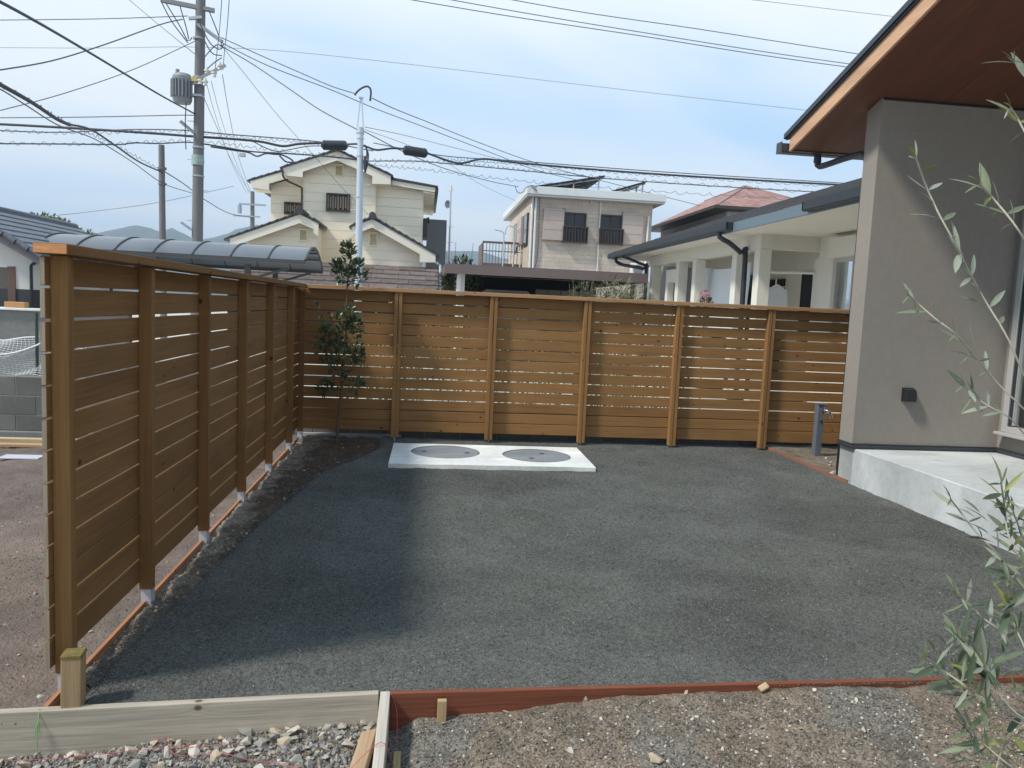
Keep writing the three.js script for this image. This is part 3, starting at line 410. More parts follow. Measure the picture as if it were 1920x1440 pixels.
// ------------------------------------------------------------------ plants near by
const ball = (R, c, r) => { const a = R() * 6.283, b = Math.acos(2 * R() - 1), q = Math.cbrt(0.15 + 0.85 * R()); const d = V(Math.sin(b) * Math.cos(a), Math.cos(b), Math.sin(b) * Math.sin(a)); return { p: c.clone().add(V(d.x * r[0] * q, d.y * r[1] * q, d.z * r[2] * q)), d }; };
function orient(o, dir, nrm) { const y = dir.clone().normalize(), z = nrm.clone().addScaledVector(y, -nrm.dot(y)).normalize(), x = new THREE.Vector3().crossVectors(y, z); o.quaternion.setFromRotationMatrix(new THREE.Matrix4().makeBasis(x, y, z)); }
function leafMat(c, o = {}) { return new THREE.MeshPhysicalMaterial({ color: lin(...c), roughness: 0.55, transmission: 0.25, thickness: 0, side: THREE.DoubleSide, ...o }); }
{
  const g = thing('olive_tree', 'slender young olive tree reaching into view along the right edge', 'tree', [0, 0, 0]);
  const bark = mat([0.26, 0.235, 0.20], 0.85, { map: rep(stoneTex, 0.08, 0.3) }), twigM = mat([0.36, 0.34, 0.27], 0.8);
  const lm = [leafMat([0.115, 0.150, 0.080]), leafMat([0.29, 0.325, 0.245]), leafMat([0.17, 0.205, 0.115]), leafMat([0.235, 0.255, 0.065]), leafMat([0.070, 0.100, 0.055])];
  const lg = [leafGeo(1, 0.15, 0.10, 0.18), leafGeo(1, 0.18, -0.12, 0.15), leafGeo(1, 0.13, 0.22, 0.22), leafGeo(1, 0.21, 0.05, 0.12)];
  part(g, 'trunk', [tube([V(1.70, -0.08, -1.62), V(1.71, 0.5, -1.60), V(1.68, 1.1, -1.58), V(1.70, 1.7, -1.60), V(1.66, 2.35, -1.58)], 0.022, 40, 9)], bark);
  const R = rng(88); let total = 0;
  function leaf(parent, p, dir, len, mi) { if (total >= 299) return; total++; const m = part(parent, 'leaf', lg[Math.floor(R() * 4)], lm[mi]); m.position.copy(p); m.scale.setScalar(len); orient(m, dir, V((R() - 0.5) * 1.4, 0.5 + 0.3 * R(), 0.9 * R() + 0.15)); }
  // [pixel path from tip to foot, distance, twig radius, leaf pairs, leaf length, leaf tones]
  const br = [
    [[[1716, 292], [1735, 345], [1760, 400], [1790, 455], [1815, 505], [1845, 560], [1890, 635], [1930, 725], [2010, 880]], -1.50, 0.0036, 12, 0.062, [1, 1, 2, 1]],
    [[[1836, 343], [1862, 372], [1890, 405], [1915, 440], [1960, 520], [2040, 640]], -1.38, 0.0036, 6, 0.066, [2, 1, 3, 2]],
    [[[1703, 552], [1722, 570], [1757, 600], [1790, 625], [1832, 672], [1870, 718], [1925, 772], [2020, 870]], -1.62, 0.0034, 9, 0.056, [1, 2, 1, 2]],
    [[[1806, 722], [1830, 745], [1855, 762], [1895, 785], [1935, 830], [2010, 900]], -1.62, 0.0026, 6, 0.056, [2, 4, 1, 2]],
    [[[1900, 112], [1915, 128], [1938, 170], [1985, 270], [2040, 400]], -1.40, 0.0030, 4, 0.058, [3, 1, 2, 1]],
    [[[1894, 200], [1908, 222], [1930, 265], [1975, 360], [2040, 500]], -1.42, 0.0030, 4, 0.058, [3, 1, 2, 1]],
    [[[1877, 905], [1884, 950], [1890, 1000], [1915, 1050], [1970, 1110], [2040, 1150]], -1.45, 0.0032, 12, 0.066, [4, 2, 2, 3, 4]],
    [[[1782, 935], [1805, 965], [1832, 1000], [1872, 1040], [1912, 1085], [1980, 1130], [2050, 1160]], -1.45, 0.0030, 7, 0.054, [2, 4, 2, 1]],
    [[[1791, 1110], [1815, 1130], [1842, 1158], [1872, 1180], [1902, 1215], [1960, 1260], [2050, 1290]], -1.42, 0.0030, 8, 0.048, [2, 1, 2, 4]],
    [[[1736, 1232], [1765, 1255], [1790, 1272], [1812, 1288], [1850, 1320], [1920, 1360], [2040, 1400]], -1.34, 0.0032, 10, 0.068, [2, 2, 1, 4]],
    [[[1795, 1190], [1815, 1212], [1830, 1245], [1850, 1290], [1900, 1340], [2020, 1380]], -1.36, 0.0030, 12, 0.068, [2, 1, 2, 4, 3]],
    [[[1845, 1250], [1858, 1275], [1880, 1310], [1925, 1350], [2030, 1390]], -1.30, 0.0030, 10, 0.075, [1, 2, 1, 4]],
    [[[1808, 1360], [1835, 1385], [1862, 1410], [1900, 1440], [1960, 1480]], -1.34, 0.0028, 6, 0.050, [4, 4, 2]],
    [[[1868, 1440], [1880, 1405], [1905, 1370], [1950, 1350], [2030, 1340]], -1.32, 0.0028, 6, 0.052, [4, 2, 3]],
    [[[1890, 1130], [1900, 1165], [1915, 1200], [1945, 1250], [2030, 1310]], -1.40, 0.0030, 9, 0.058, [2, 2, 4, 3]],
    [[[1900, 960], [1915, 1000], [1935, 1060], [1975, 1120], [2040, 1170]], -1.45, 0.0030, 8, 0.060, [2, 4, 2, 1]],
    [[[1893, 1090], [1905, 1075], [1925, 1060], [1990, 1050], [2050, 1080]], -1.42, 0.0026, 5, 0.056, [4, 2, 2]],
  ];
  for (const [px, z, r, pairs, len, tones] of br) {
    const pts = px.map(([x, y], i) => at(x, y, z - 0.03 * Math.sin(i * 1.7))), last = pts[pts.length - 1]; pts.push(V(1.69, last.y - 0.02, -1.585));
    const c = new THREE.CatmullRomCurve3(pts, false, 'catmullrom', 0.5), b = part(g, 'branch', clean(new THREE.TubeGeometry(c, 50, r * 0.55, 6)), twigM);
    const L = c.getLength(), shown = new THREE.CatmullRomCurve3(pts.slice(0, -3)).getLength() / L;
    const axis = at(960, 720, z).sub(EYE).normalize();
    for (let i = 0; i < pairs; i++) {
      const u = 0.004 + (i + 0.12 * R()) / pairs * shown, p = c.getPointAt(u), t = c.getTangentAt(u).negate();
      const side = new THREE.Vector3().crossVectors(t, axis).normalize(), dep = new THREE.Vector3().crossVectors(t, side).normalize(), roll = (i % 2 ? 1.15 : 0.25) + (R() - 0.5) * 0.9;
      for (const s of [-1, 1]) { if (R() < 0.06) continue; const lat = side.clone().multiplyScalar(Math.cos(roll) * s).addScaledVector(dep, Math.sin(roll) * s); const d = lat.addScaledVector(t, 0.35 + 0.5 * R() + (i === 0 ? 0.6 : 0)).add(V(0, -0.10 + 0.15 * R(), 0)); leaf(b, p, d, len * (i === 0 ? 0.62 : 0.75 + 0.42 * R()), tones[Math.floor(R() * tones.length)]); }
      if (i === 0) leaf(b, p, t.clone().add(V((R() - 0.5) * 0.4, 0.1, 0)), len * 0.7, 3);
    }
  }
    const heart = [[1840, 1270, 0.075], [1800, 1235, 0.055], [1870, 1180, 0.07], [1885, 1310, 0.07], [1850, 1215, 0.06], [1900, 1000, 0.06], [1880, 985, 0.045], [1895, 1120, 0.05], [1870, 1400, 0.06], [1905, 1250, 0.06]].map(([x, y, r]) => [at(x, y, -1.36), [r, r * 0.8, 0.05]]);
  const R9 = rng(99), by = [[], [], []]; for (let i = 0; i < 3; i++) { const o = part(g, 'leaf_mass', foliage([25, 15, 25][i], (Q) => ball(Q, ...heart[Math.floor(Q() * heart.length)]), 0.066, 0.17, 990 + i, 0.2, 0.12), lm[[4, 2, 0][i]]); o.userData.kind = 'stuff'; }
  seat(g, 1.70, -0.06, -1.6);
}
function foliage(n, place, L, w, seed, up = 0.4, bend = 0.15) {   // many leaves merged into one geometry
  const R = rng(seed), base = leafGeo(1, w, bend, 0.15).toNonIndexed(), P = base.attributes.position, N = base.attributes.normal, U = base.attributes.uv, pos = new Float32Array(n * P.count * 3), nor = new Float32Array(n * P.count * 3), uv = new Float32Array(n * P.count * 2), o = new THREE.Object3D(), v = V(0, 0, 0), nm = new THREE.Matrix3();
  for (let i = 0; i < n; i++) {
    const { p, d } = place(R, i), dir = d.clone().add(V((R() - 0.5) * 1.3, (R() - 0.5) * 1.0 + up, (R() - 0.5) * 1.3)); o.position.copy(p); o.scale.setScalar(L * (0.65 + 0.6 * R())); orient(o, dir, V(R() - 0.5, 0.7, R() - 0.3)); o.updateMatrix(); nm.getNormalMatrix(o.matrix);
    for (let k = 0; k < P.count; k++) { const q = i * P.count + k; v.fromBufferAttribute(P, k).applyMatrix4(o.matrix).toArray(pos, q * 3); v.fromBufferAttribute(N, k).applyMatrix3(nm).normalize().toArray(nor, q * 3); uv[q * 2] = U.getX(k); uv[q * 2 + 1] = U.getY(k); }
  }
  const g = new THREE.BufferGeometry(); g.setAttribute('position', new THREE.BufferAttribute(pos, 3)); g.setAttribute('normal', new THREE.BufferAttribute(nor, 3)); g.setAttribute('uv', new THREE.BufferAttribute(uv, 2)); return g;
}
{
  const g = thing('young_tree', 'thin young evergreen tree with dark leaf clumps in the fence corner', 'tree');
  const z = -7.93, tp = [[631, 832], [635, 780], [640, 735], [645, 670], [648, 610], [650, 560], [651, 535], [655, 500], [660, 462]].map(p => at(...p, z)); tp[0].y = -0.03;
  part(g, 'trunk', [tube(tp.slice(0, 5), 0.015, 24, 8), tube(tp.slice(4), 0.008, 20, 6)], mat([0.20, 0.145, 0.10], 0.85, { map: rep(stoneTex, 0.06, 0.2) }));
  const m1 = leafMat([0.050, 0.078, 0.030], { roughness: 0.32, transmission: 0.12 }), m2 = leafMat([0.100, 0.135, 0.055], { roughness: 0.38, transmission: 0.2 });
  const blobs = [[640, 722, 0.20, 0.10], [612, 728, 0.09, 0.06], [668, 722, 0.08, 0.06], [636, 690, 0.11, 0.08], [622, 655, 0.15, 0.12], [655, 650, 0.15, 0.13], [640, 672, 0.16, 0.10], [610, 632, 0.08, 0.09], [632, 605, 0.11, 0.08], [666, 612, 0.07, 0.07], [655, 592, 0.05, 0.08], [672, 668, 0.05, 0.06], [648, 628, 0.12, 0.1]];
  const cB = blobs.map(([x, y, w, h]) => [at(x, y, z), [w, h, Math.max(w * 0.8, 0.07)]]);
  part(g, 'leaf_clump', foliage(600, (R, i) => ball(R, ...cB[Math.floor(R() * cB.length)]), 0.058, 0.46, 501), m1);
  part(g, 'leaf_clump', foliage(200, (R, i) => ball(R, ...cB[Math.floor(R() * cB.length)]), 0.060, 0.46, 502, 0.8), m2);
  const top = [[652, 520, 0.12, 0.09], [640, 515, 0.09, 0.07], [668, 520, 0.09, 0.08], [655, 480, 0.06, 0.11], [652, 465, 0.05, 0.06], [672, 500, 0.05, 0.06], [632, 500, 0.04, 0.05]].map(([x, y, w, h]) => [at(x, y, z), [w, h, Math.max(w * 0.9, 0.06)]]);
  part(g, 'leaf_clump', foliage(380, (R, i) => ball(R, ...top[Math.floor(R() * top.length)]), 0.058, 0.46, 503, 0.7), m1);
  part(g, 'leaf_clump', foliage(150, (R, i) => ball(R, ...top[Math.floor(R() * top.length)]), 0.056, 0.46, 504, 0.9), m2);
  const sp = [[594, 572, 606, 606], [650, 580, 652, 605], [668, 592, 655, 625], [598, 600, 620, 640], [590, 640, 625, 665], [676, 640, 655, 660], [679, 655, 655, 690], [680, 722, 645, 735], [597, 735, 637, 735]];
  part(g, 'twig', sp.map(([a, b, c, d]) => rod(at(c, d, z), at(a, b, z + 0.03), 0.004, 0.002, 5)), m2);
  part(g, 'leaf_clump', foliage(90, (R, i) => { const s = sp[i % sp.length], t = 0.2 + 0.85 * R(); return { p: at(lerp(s[2], s[0], t), lerp(s[3], s[1], t), z + 0.03 * t), d: V(R() - 0.5, 0.6, R() - 0.5) }; }, 0.052, 0.45, 505, 0.7), m2);
  seat(g, -0.84, 0, -7.93);
}

// ------------------------------------------------------------------ neighbouring buildings
const creamT = mat([0.92, 0.825, 0.655], 0.8, { bumpMap: rep(fineBump, 1, 1), bumpScale: 0.001 });
const creamTrim = mat([0.80, 0.75, 0.63], 0.7), tileDark = mat([0.045, 0.046, 0.052], 0.55, { map: rep(stoneTex, 1, 1) });
tileDark.color = lin(0.075, 0.077, 0.087);
function tileSlope(parent, name, xa, ya, xb, yb, z0, z1, m, th = 0.07, n = 0) {         // roof slab on a slope in x, with stepped tile courses
  const L = Math.hypot(xb - xa, yb - ya), k = n || Math.max(3, Math.round(L / 0.27)), gs = [];
  for (let i = 0; i < k; i++) { const a = i / k, b = (i + 1.12) / k, x0 = lerp(xa, xb, a), y0 = lerp(ya, yb, a), x1 = lerp(xa, xb, Math.min(b, 1)), y1 = lerp(ya, yb, Math.min(b, 1)); gs.push(prism([[x0, y0 - 0.02], [x1, y1 - 0.01], [x1, y1 + th], [x0, y0 + th * 0.55]], z0, z1, 'z')); }
  return part(parent, name, gs, m);
}
{
  const g = thing('cream_house', 'cream two storey house with gabled dark tile roofs behind the left part of the fence', 'house');
  const Z = -29.8;
  const cut = (poly) => poly;
  part(g, 'wall', [prism([[-4.55, -0.2], [-1.95, -0.2], [-1.95, 6.05], [-3.30, 6.62], [-4.55, 6.15]], Z - 6, Z - 0.03), prism([[-5.85, -0.2], [-4.5, -0.2], [-4.5, 6.1], [-5.85, 5.62]], Z - 6, Z - 0.73), prism([[-1.96, -0.2], [-0.15, -0.2], [-0.15, 5.72], [-1.96, 5.95]], Z - 6, Z - 0.23)], creamT);
  siding(g, 'siding_board', [[-4.55, 2.0], [-1.95, 2.0], [-1.95, 6.05], [-3.30, 6.62], [-4.55, 6.15]], 2.0, 6.7, 0.335, Z - 0.03, Z, creamT);
  siding(g, 'siding_board', [[-5.85, 2.6], [-4.56, 2.6], [-4.56, 6.1], [-5.85, 5.62]], 2.6, 6.2, 0.335, Z - 0.73, Z - 0.70, creamT);
  siding(g, 'siding_board', [[-1.945, 2.0], [-0.155, 2.0], [-0.155, 5.72], [-1.945, 5.95]], 2.0, 6.0, 0.335, Z - 0.23, Z - 0.20, creamT);
  for (const b of [box(-1.953, -1.91, 2, 6.03, Z - 0.02, Z + 0.012), box(-0.19, -0.145, 2, 5.72, Z - 0.22, Z - 0.188), box(-4.56, -4.52, 4.3, 6.1, Z - 0.02, Z + 0.012)]) part(g, 'corner_trim', b, creamTrim);
  // gable bargeboards with boxed eave ends
  part(g, 'bargeboard', prism([[-3.30, 6.83], [-5.22, 6.10], [-5.18, 5.84], [-4.52, 5.82], [-4.52, 6.02], [-3.30, 6.50], [-2.03, 6.02], [-2.03, 5.74], [-1.36, 5.76], [-1.36, 6.06]], Z + 0.35, Z + 0.44), creamTrim);
  part(g, 'eave_box', [box(-5.17, -4.53, 5.83, 5.87, Z + 0.348, Z - 0.7), box(-2.02, -1.37, 5.75, 5.79, Z + 0.348, Z - 0.2)], creamTrim);
  tileSlope(g, 'roof', -5.32, 6.08, -3.30, 6.86, Z + 0.5, Z - 7, tileDark); tileSlope(g, 'roof', -1.28, 6.06, -3.30, 6.86, Z + 0.5, Z - 7, tileDark);
  part(g, 'bargeboard', prism([[-3.35, 6.80], [-6.52, 5.66], [-6.45, 5.44], [-5.84, 5.38], [-5.84, 5.62], [-3.35, 6.50]], Z - 0.35, Z - 0.27), creamTrim);
  part(g, 'eave_box', box(-6.44, -5.85, 5.39, 5.43, Z - 0.351, Z - 1.3), creamTrim);
  tileSlope(g, 'roof', -6.62, 5.66, -3.32, 6.85, Z - 0.25, Z - 7.1, tileDark);
  part(g, 'roof', prism([[-1.30, 5.98], [0.38, 5.80], [0.38, 5.86], [-1.30, 6.06]], Z + 0.15, Z - 7), tileDark);
  part(g, 'fascia', prism([[-1.35, 5.80], [0.28, 5.62], [0.28, 5.79], [-1.35, 5.97]], Z + 0.06, Z + 0.1), creamTrim);
  part(g, 'eave_soffit', prism([[-0.16, 5.58], [0.27, 5.55], [0.27, 5.60], [-0.16, 5.66]], Z + 0.05, Z - 7), creamTrim);
  part(g, 'gutter', [box(0.29, 0.40, 5.66, 5.78, Z + 0.12, Z - 7)], M.bronze);
  part(g, 'ridge_tile', [rod(V(-3.30, 6.93, Z + 0.52), V(-3.30, 6.93, Z - 7), 0.13, 0.13, 10), box(-3.48, -3.12, 6.80, 7.05, Z + 0.50, Z + 0.56), box(-3.95, -3.55, 6.86, 7.02, Z - 1.2, Z - 1.0)], tileDark);
  // lattice covered windows and gable louvres
  for (const [x0, x1, y0, y1, zz] of [[-5.31, -4.60, 4.60, 5.00, Z - 0.70], [-3.68, -2.87, 4.74, 5.33, Z]]) { const w = part(g, 'window', [box(x0, x1, y0, y1, zz + 0.001, zz + 0.05)], mat([0.085, 0.07, 0.058], 0.7)); part(w, 'frame', [box(x0 - 0.03, x1 + 0.03, y1 - 0.02, y1 + 0.03, zz + 0.02, zz + 0.12), box(x0 - 0.03, x1 + 0.03, y0 - 0.03, y0 + 0.02, zz + 0.02, zz + 0.12), box(x0 - 0.03, x0 + 0.02, y0 + 0.021, y1 - 0.021, zz + 0.02, zz + 0.118), box(x1 - 0.02, x1 + 0.03, y0 + 0.021, y1 - 0.021, zz + 0.02, zz + 0.118)], M.bronze); const n = 9; part(w, 'lattice', Array.from({ length: n }, (_, i) => { const x = lerp(x0 + 0.04, x1 - 0.04, i / (n - 1)), j = i % 2 ? 0.05 : 0; return box(x - 0.026, x + 0.026, y0 + 0.04 + j, y1 - 0.04 - j, zz + 0.07, zz + 0.10); }), mat([0.22, 0.185, 0.15], 0.7)); }
  const louvre = (x, y, w, h, zz) => { const l = part(g, 'louvre', [box(x - w / 2, x - w / 2 + 0.035, y, y + h, zz, zz + 0.06), box(x + w / 2 - 0.035, x + w / 2, y, y + h, zz, zz + 0.06), box(x - w / 2 + 0.036, x + w / 2 - 0.036, y + h - 0.05, y + h, zz, zz + 0.058), box(x - w / 2 + 0.036, x + w / 2 - 0.036, y, y + 0.04, zz, zz + 0.058)], mat([0.92, 0.85, 0.60], 0.7)); part(l, 'blade', Array.from({ length: 7 }, (_, i) => { const yy = y + 0.06 + i * (h - 0.12) / 7; return prismX([[zz + 0.002, yy + 0.035], [zz + 0.045, yy], [zz + 0.045, yy + 0.014], [zz + 0.002, yy + 0.05]], x - w / 2 + 0.037, x + w / 2 - 0.037); }), mat([0.72, 0.62, 0.40], 0.7)); };
  louvre(-3.27, 5.98, 0.32, 0.46, Z); louvre(-4.32, 3.46, 0.30, 0.44, Z + 1.3); louvre(-1.87, 3.42, 0.30, 0.50, Z + 1.3);
  part(g, 'downpipe', tube([V(-5.22, 6.0, Z + 0.5), V(-5.20, 5.80, Z + 0.47), V(-5.05, 5.66, Z + 0.3), V(-4.66, 5.52, Z + 0.06), V(-4.60, 5.40, Z + 0.05), V(-4.60, 4.6, Z + 0.05)], 0.035, 30, 8), M.bronze);
  // lower gabled wings standing forward
  const zl = Z + 1.3;
  part(g, 'wing_wall', [prism([[-6.2, -0.2], [-3.85, -0.2], [-3.85, 4.0], [-4.40, 4.20], [-6.2, 3.5]], Z - 0.1, zl - 0.03), prism([[-2.35, -0.2], [-0.12, -0.2], [-0.12, 3.30], [-1.90, 4.18], [-2.35, 4.02]], Z - 0.1, zl - 0.03)], creamT);
  siding(g, 'siding_board', [[-6.2, 2.6], [-3.85, 2.6], [-3.85, 4.0], [-4.40, 4.20], [-6.2, 3.5]], 2.6, 4.3, 0.335, zl - 0.03, zl, creamT);
  siding(g, 'siding_board', [[-2.35, 2.6], [-0.12, 2.6], [-0.12, 3.30], [-1.90, 4.18], [-2.35, 4.02]], 2.6, 4.3, 0.335, zl - 0.03, zl, creamT);
  part(g, 'bargeboard', prism([[-4.40, 4.36], [-6.75, 3.40], [-6.75, 3.10], [-6.2, 3.32], [-4.40, 4.06], [-3.92, 3.88], [-3.92, 3.74], [-3.76, 3.66], [-3.76, 4.08]], zl + 0.3, zl + 0.38), creamTrim);
  tileSlope(g, 'roof', -6.95, 3.34, -4.40, 4.40, zl + 0.42, Z + 0.02, tileDark); tileSlope(g, 'roof', -3.66, 4.06, -4.40, 4.40, zl + 0.42, Z + 0.02, tileDark, 0.10, 3);
  part(g, 'bargeboard', prism([[-1.90, 4.34], [-2.62, 4.02], [-2.62, 3.72], [-1.90, 4.05], [-0.20, 3.20], [-0.20, 2.92], [0.36, 2.94], [0.36, 3.22]], zl + 0.3, zl + 0.38), creamTrim);
  tileSlope(g, 'roof', 0.50, 3.16, -1.90, 4.38, zl + 0.42, Z + 0.02, tileDark, 0.10); tileSlope(g, 'roof', -2.70, 4.00, -1.90, 4.38, zl + 0.42, Z + 0.02, tileDark, 0.10, 3);
  part(g, 'ridge_tile', [rod(V(-4.40, 4.50, zl + 0.46), V(-4.40, 4.50, Z + 0.02), 0.10, 0.10, 10), prism([[-4.54, 4.36], [-4.26, 4.36], [-4.30, 4.54], [-4.40, 4.60], [-4.50, 4.54]], zl + 0.43, zl + 0.5)], tileDark); part(g, 'ridge_tile', [rod(V(-1.90, 4.49, zl + 0.46), V(-1.90, 4.49, Z + 0.02), 0.10, 0.10, 10), prism([[-2.04, 4.34], [-1.76, 4.34], [-1.80, 4.53], [-1.90, 4.59], [-2.0, 4.53]], zl + 0.43, zl + 0.5)], tileDark);
  // brown shingled lean-to roof along the front
  const sh = [[0.150, 0.118, 0.106], [0.175, 0.14, 0.126], [0.135, 0.107, 0.097]].map(c => mat(c.map(x => x * 1.5), 0.75, { map: rep(stoneTex, 0.9, 0.9) })), R = rng(611);
  for (let r = 0; r < 5; r++) { const z0 = lerp(-25.6, zl + 0.1, r / 5), z1 = lerp(-25.6, zl + 0.1, (r + 1.15) / 5), y0 = lerp(1.85, 2.72, r / 5), y1 = lerp(1.85, 2.72, (r + 1.15) / 5); for (let x = -6.4 + (r % 2) * 0.35; x < 0.42; x += 0.92) { const e = Math.min(x + 0.905, 0.45), dy = R() * 0.012; part(g, 'shingle', prismX([[z0, y0 + dy], [z1, y1 - 0.02], [z1, y1 + 0.015], [z0, y0 + 0.06 + dy]], x, e), sh[Math.floor(R() * 3)]); } }
  part(g, 'lean_to_wall', [box(-6.3, 0.40, -0.2, 1.84, zl + 0.04, -26.0)], M.dark);
  part(g, 'gutter', box(-6.45, 0.47, 1.74, 1.84, -25.62, -25.5), M.bronze);
  part(g, 'drain_pipe', [tube([V(0.36, 2.95, zl + 0.2), V(0.52, 2.86, zl + 0.25), V(0.54, 2.7, zl + 0.3), V(0.55, 0.5, zl + 0.32)], 0.045, 24, 8)], M.white);
  part(g, 'annex', box(0.02, 0.84, -0.2, 4.97, -33, -35), mat([0.12, 0.13, 0.145], 0.6, { bumpMap: rep(woodBump, 3, 0.8), bumpScale: 0.004 }), 'dark grey clad annex behind the cream walls');
  part(g, 'side_window', [box(-0.14, 0.03, 4.0, 4.75, Z - 2.2, Z - 0.9), box(0.0, 0.10, 4.70, 4.78, Z - 2.3, Z - 0.8)], M.bronze);
  seat(g, -3, -0.2, -30);
}
// grey house with flat roof
const brickTex = tex(512, 512, (u, v) => { const r = Math.floor(v * 10), x = u * 4 + (r % 2) * 0.5, f = (v * 10) % 1, e = x % 1; const j = (f < 0.09 ? 0.72 : 1) * (e < 0.03 ? 0.85 : 1), n = 0.85 + 0.3 * HASH[(Math.floor(x) * 37 + r * 911) & 65535] * 0.5 + 0.25 * (fbm(u, v, 40, 40, 3, 700) - 0.5); return [0.55 * j * n, 0.465 * j * n, 0.385 * j * n]; });
{
  const g = thing('grey_house', 'greyish beige two storey house with flat pale roof and solar panels', 'house');
  const wl = mat([1.12, 1.12, 1.12], 0.85, { map: rep(brickTex, 1.7, 1.7) }), trim = mat([0.66, 0.69, 0.67], 0.6), shut = mat([0.50, 0.405, 0.355], 0.6), Z = -32;
  part(g, 'wall', box(4.21, 9.35, -0.2, 6.0, Z, Z - 7.6), wl);
  part(g, 'roof', [box(4.0, 9.78, 6.08, 6.36, Z + 0.42, Z - 9.4), box(4.06, 9.72, 6.36, 6.39, Z + 0.36, Z - 9.3)], trim);
  part(g, 'eave_soffit', box(4.02, 9.75, 5.99, 6.079, Z + 0.40, Z - 9.3), mat([0.45, 0.46, 0.45], 0.8));
  for (const [x0, x1, sx0, sx1] of [[5.70, 6.50, 4.76, 5.60], [7.22, 8.0, 8.08, 8.95]]) {
    const w = part(g, 'window', [box(x0 - 0.05, x1 + 0.05, 5.40, 5.46, Z - 0.01, Z + 0.10), box(x0 - 0.05, x1 + 0.05, 4.24, 4.30, Z - 0.01, Z + 0.10), box(x0 - 0.05, x0, 4.301, 5.399, Z - 0.01, Z + 0.098), box(x1, x1 + 0.05, 4.301, 5.399, Z - 0.01, Z + 0.098), box((x0 + x1) / 2 - 0.03, (x0 + x1) / 2 + 0.03, 4.301, 5.399, Z + 0.02, Z + 0.06)], M.bronze);
    part(w, 'pane', box(x0, x1, 4.30, 5.40, Z + 0.005, Z + 0.018), M.darkGlass);
    part(w, 'railing', [box(x0 - 0.12, x1 + 0.12, 4.84, 4.89, Z + 0.22, Z + 0.27), box(x0 - 0.12, x1 + 0.12, 4.22, 4.26, Z + 0.22, Z + 0.27), ...Array.from({ length: 9 }, (_, i) => { const x = lerp(x0 - 0.10, x1 + 0.10, i / 8); return box(x - 0.014, x + 0.014, 4.261, 4.839, Z + 0.23, Z + 0.26); }), box(x0 - 0.12, x0 - 0.08, 4.22, 4.89, Z + 0.001, Z + 0.219), box(x1 + 0.08, x1 + 0.12, 4.22, 4.89, Z + 0.001, Z + 0.219)], M.bronze);
    part(g, 'shutter_box', [box(sx0, sx1, 4.34, 5.50, Z + 0.001, Z + 0.14), box(sx0 - 0.02, sx1 + 0.02, 5.50, 5.55, Z + 0.001, Z + 0.17), box(sx0 - 0.02, sx1 + 0.02, 4.30, 4.339, Z + 0.001, Z + 0.15), box(sx0, sx1, 4.72, 4.735, Z + 0.141, Z + 0.15), box(sx0, sx1, 5.10, 5.115, Z + 0.141, Z + 0.15)], shut);
    const pz = sx0 < x0 ? x0 - 0.09 : x1 + 0.09; part(g, 'pipe', rod(V(pz, 4.25, Z + 0.05), V(pz, 5.62, Z + 0.05), 0.04), mat([0.32, 0.26, 0.23], 0.6));
  }
  for (const [z0, z1, y0, y1] of [[-32.3, -33.6, 4.15, 5.35], [-35.8, -37.4, 4.10, 5.30]]) { const w = part(g, 'window', box(4.14, 4.22, y0 - 0.05, y1 + 0.05, z0, z1), M.bronze); part(w, 'pane', box(4.125, 4.139, y0, y1, z0 - 0.05, z1 + 0.05), M.darkGlass); }
  part(g, 'shutter_box', box(4.06, 4.209, 4.2, 5.4, -33.7, -35.2), shut);
  for (const x of [4.27, 4.42, 7.12, 9.18]) part(g, 'downpipe', rod(V(x, 2.4, Z + 0.06), V(x, x === 9.18 ? 5.5 : 5.98, Z + 0.06), x === 7.12 ? 0.025 : 0.05, x === 7.12 ? 0.025 : 0.05, 8), M.white);
  part(g, 'conduit', tube([V(4.15, 6.36, Z + 0.45), V(4.35, 6.2, Z + 0.46), V(4.55, 5.85, Z + 0.1), V(4.58, 3.6, Z + 0.06), V(4.4, 3.0, Z + 0.06)], 0.018, 30, 5), M.wire);
  part(g, 'light_fitting', rod(V(6.72, 5.86, Z + 0.08), V(6.72, 5.97, Z + 0.08), 0.035), M.white);
  const ac = part(g, 'air_conditioner', cbox(8.50, 9.20, 2.98, 3.52, Z + 0.05, Z + 0.38, 0.02), M.white); part(ac, 'fan_grille', rod(V(8.78, 3.25, Z + 0.381), V(8.78, 3.25, Z + 0.395), 0.21, 0.21, 20), mat([0.2, 0.21, 0.22], 0.6));
  // balcony at the far left
  const bm = mat([0.16, 0.115, 0.105], 0.6); part(g, 'balcony', [box(2.45, 4.2, 2.9, 3.35, -34.0, -36.5), box(2.45, 2.5, 3.35, 4.22, -34, -36.5), box(2.45, 4.2, 4.20, 4.29, -34.05, -34.0), box(2.45, 4.2, 3.85, 3.89, -34.04, -34.0), ...Array.from({ length: 12 }, (_, i) => box(2.62 + i * 0.135, 2.645 + i * 0.135, 3.351, 4.199, -34.03, -34.005))], bm);
  const ld = mat([0.6, 0.6, 0.6], 0.5); part(g, 'ladder', [tube([V(3.35, 3.2, -33.9), V(3.35, 4.5, -33.9), V(3.25, 4.72, -33.9), V(2.95, 4.78, -33.9)], 0.03, 24, 6), tube([V(3.80, 3.2, -33.9), V(3.80, 4.7, -33.9), V(3.65, 4.98, -33.9), V(3.45, 4.9, -33.9), V(3.4, 4.6, -33.9)], 0.03, 24, 6), tube([V(4.1, 3.2, -33.9), V(4.1, 4.5, -33.9), V(3.95, 4.8, -33.9), V(4.1, 4.98, -33.9)], 0.03, 24, 6), ...[3.4, 3.7, 4.0, 4.3].map(y => rod(V(3.35, y, -33.9), V(3.8, y, -33.9), 0.02, 0.02, 6))], ld);
  seat(g, 6.8, -0.2, -34);
}
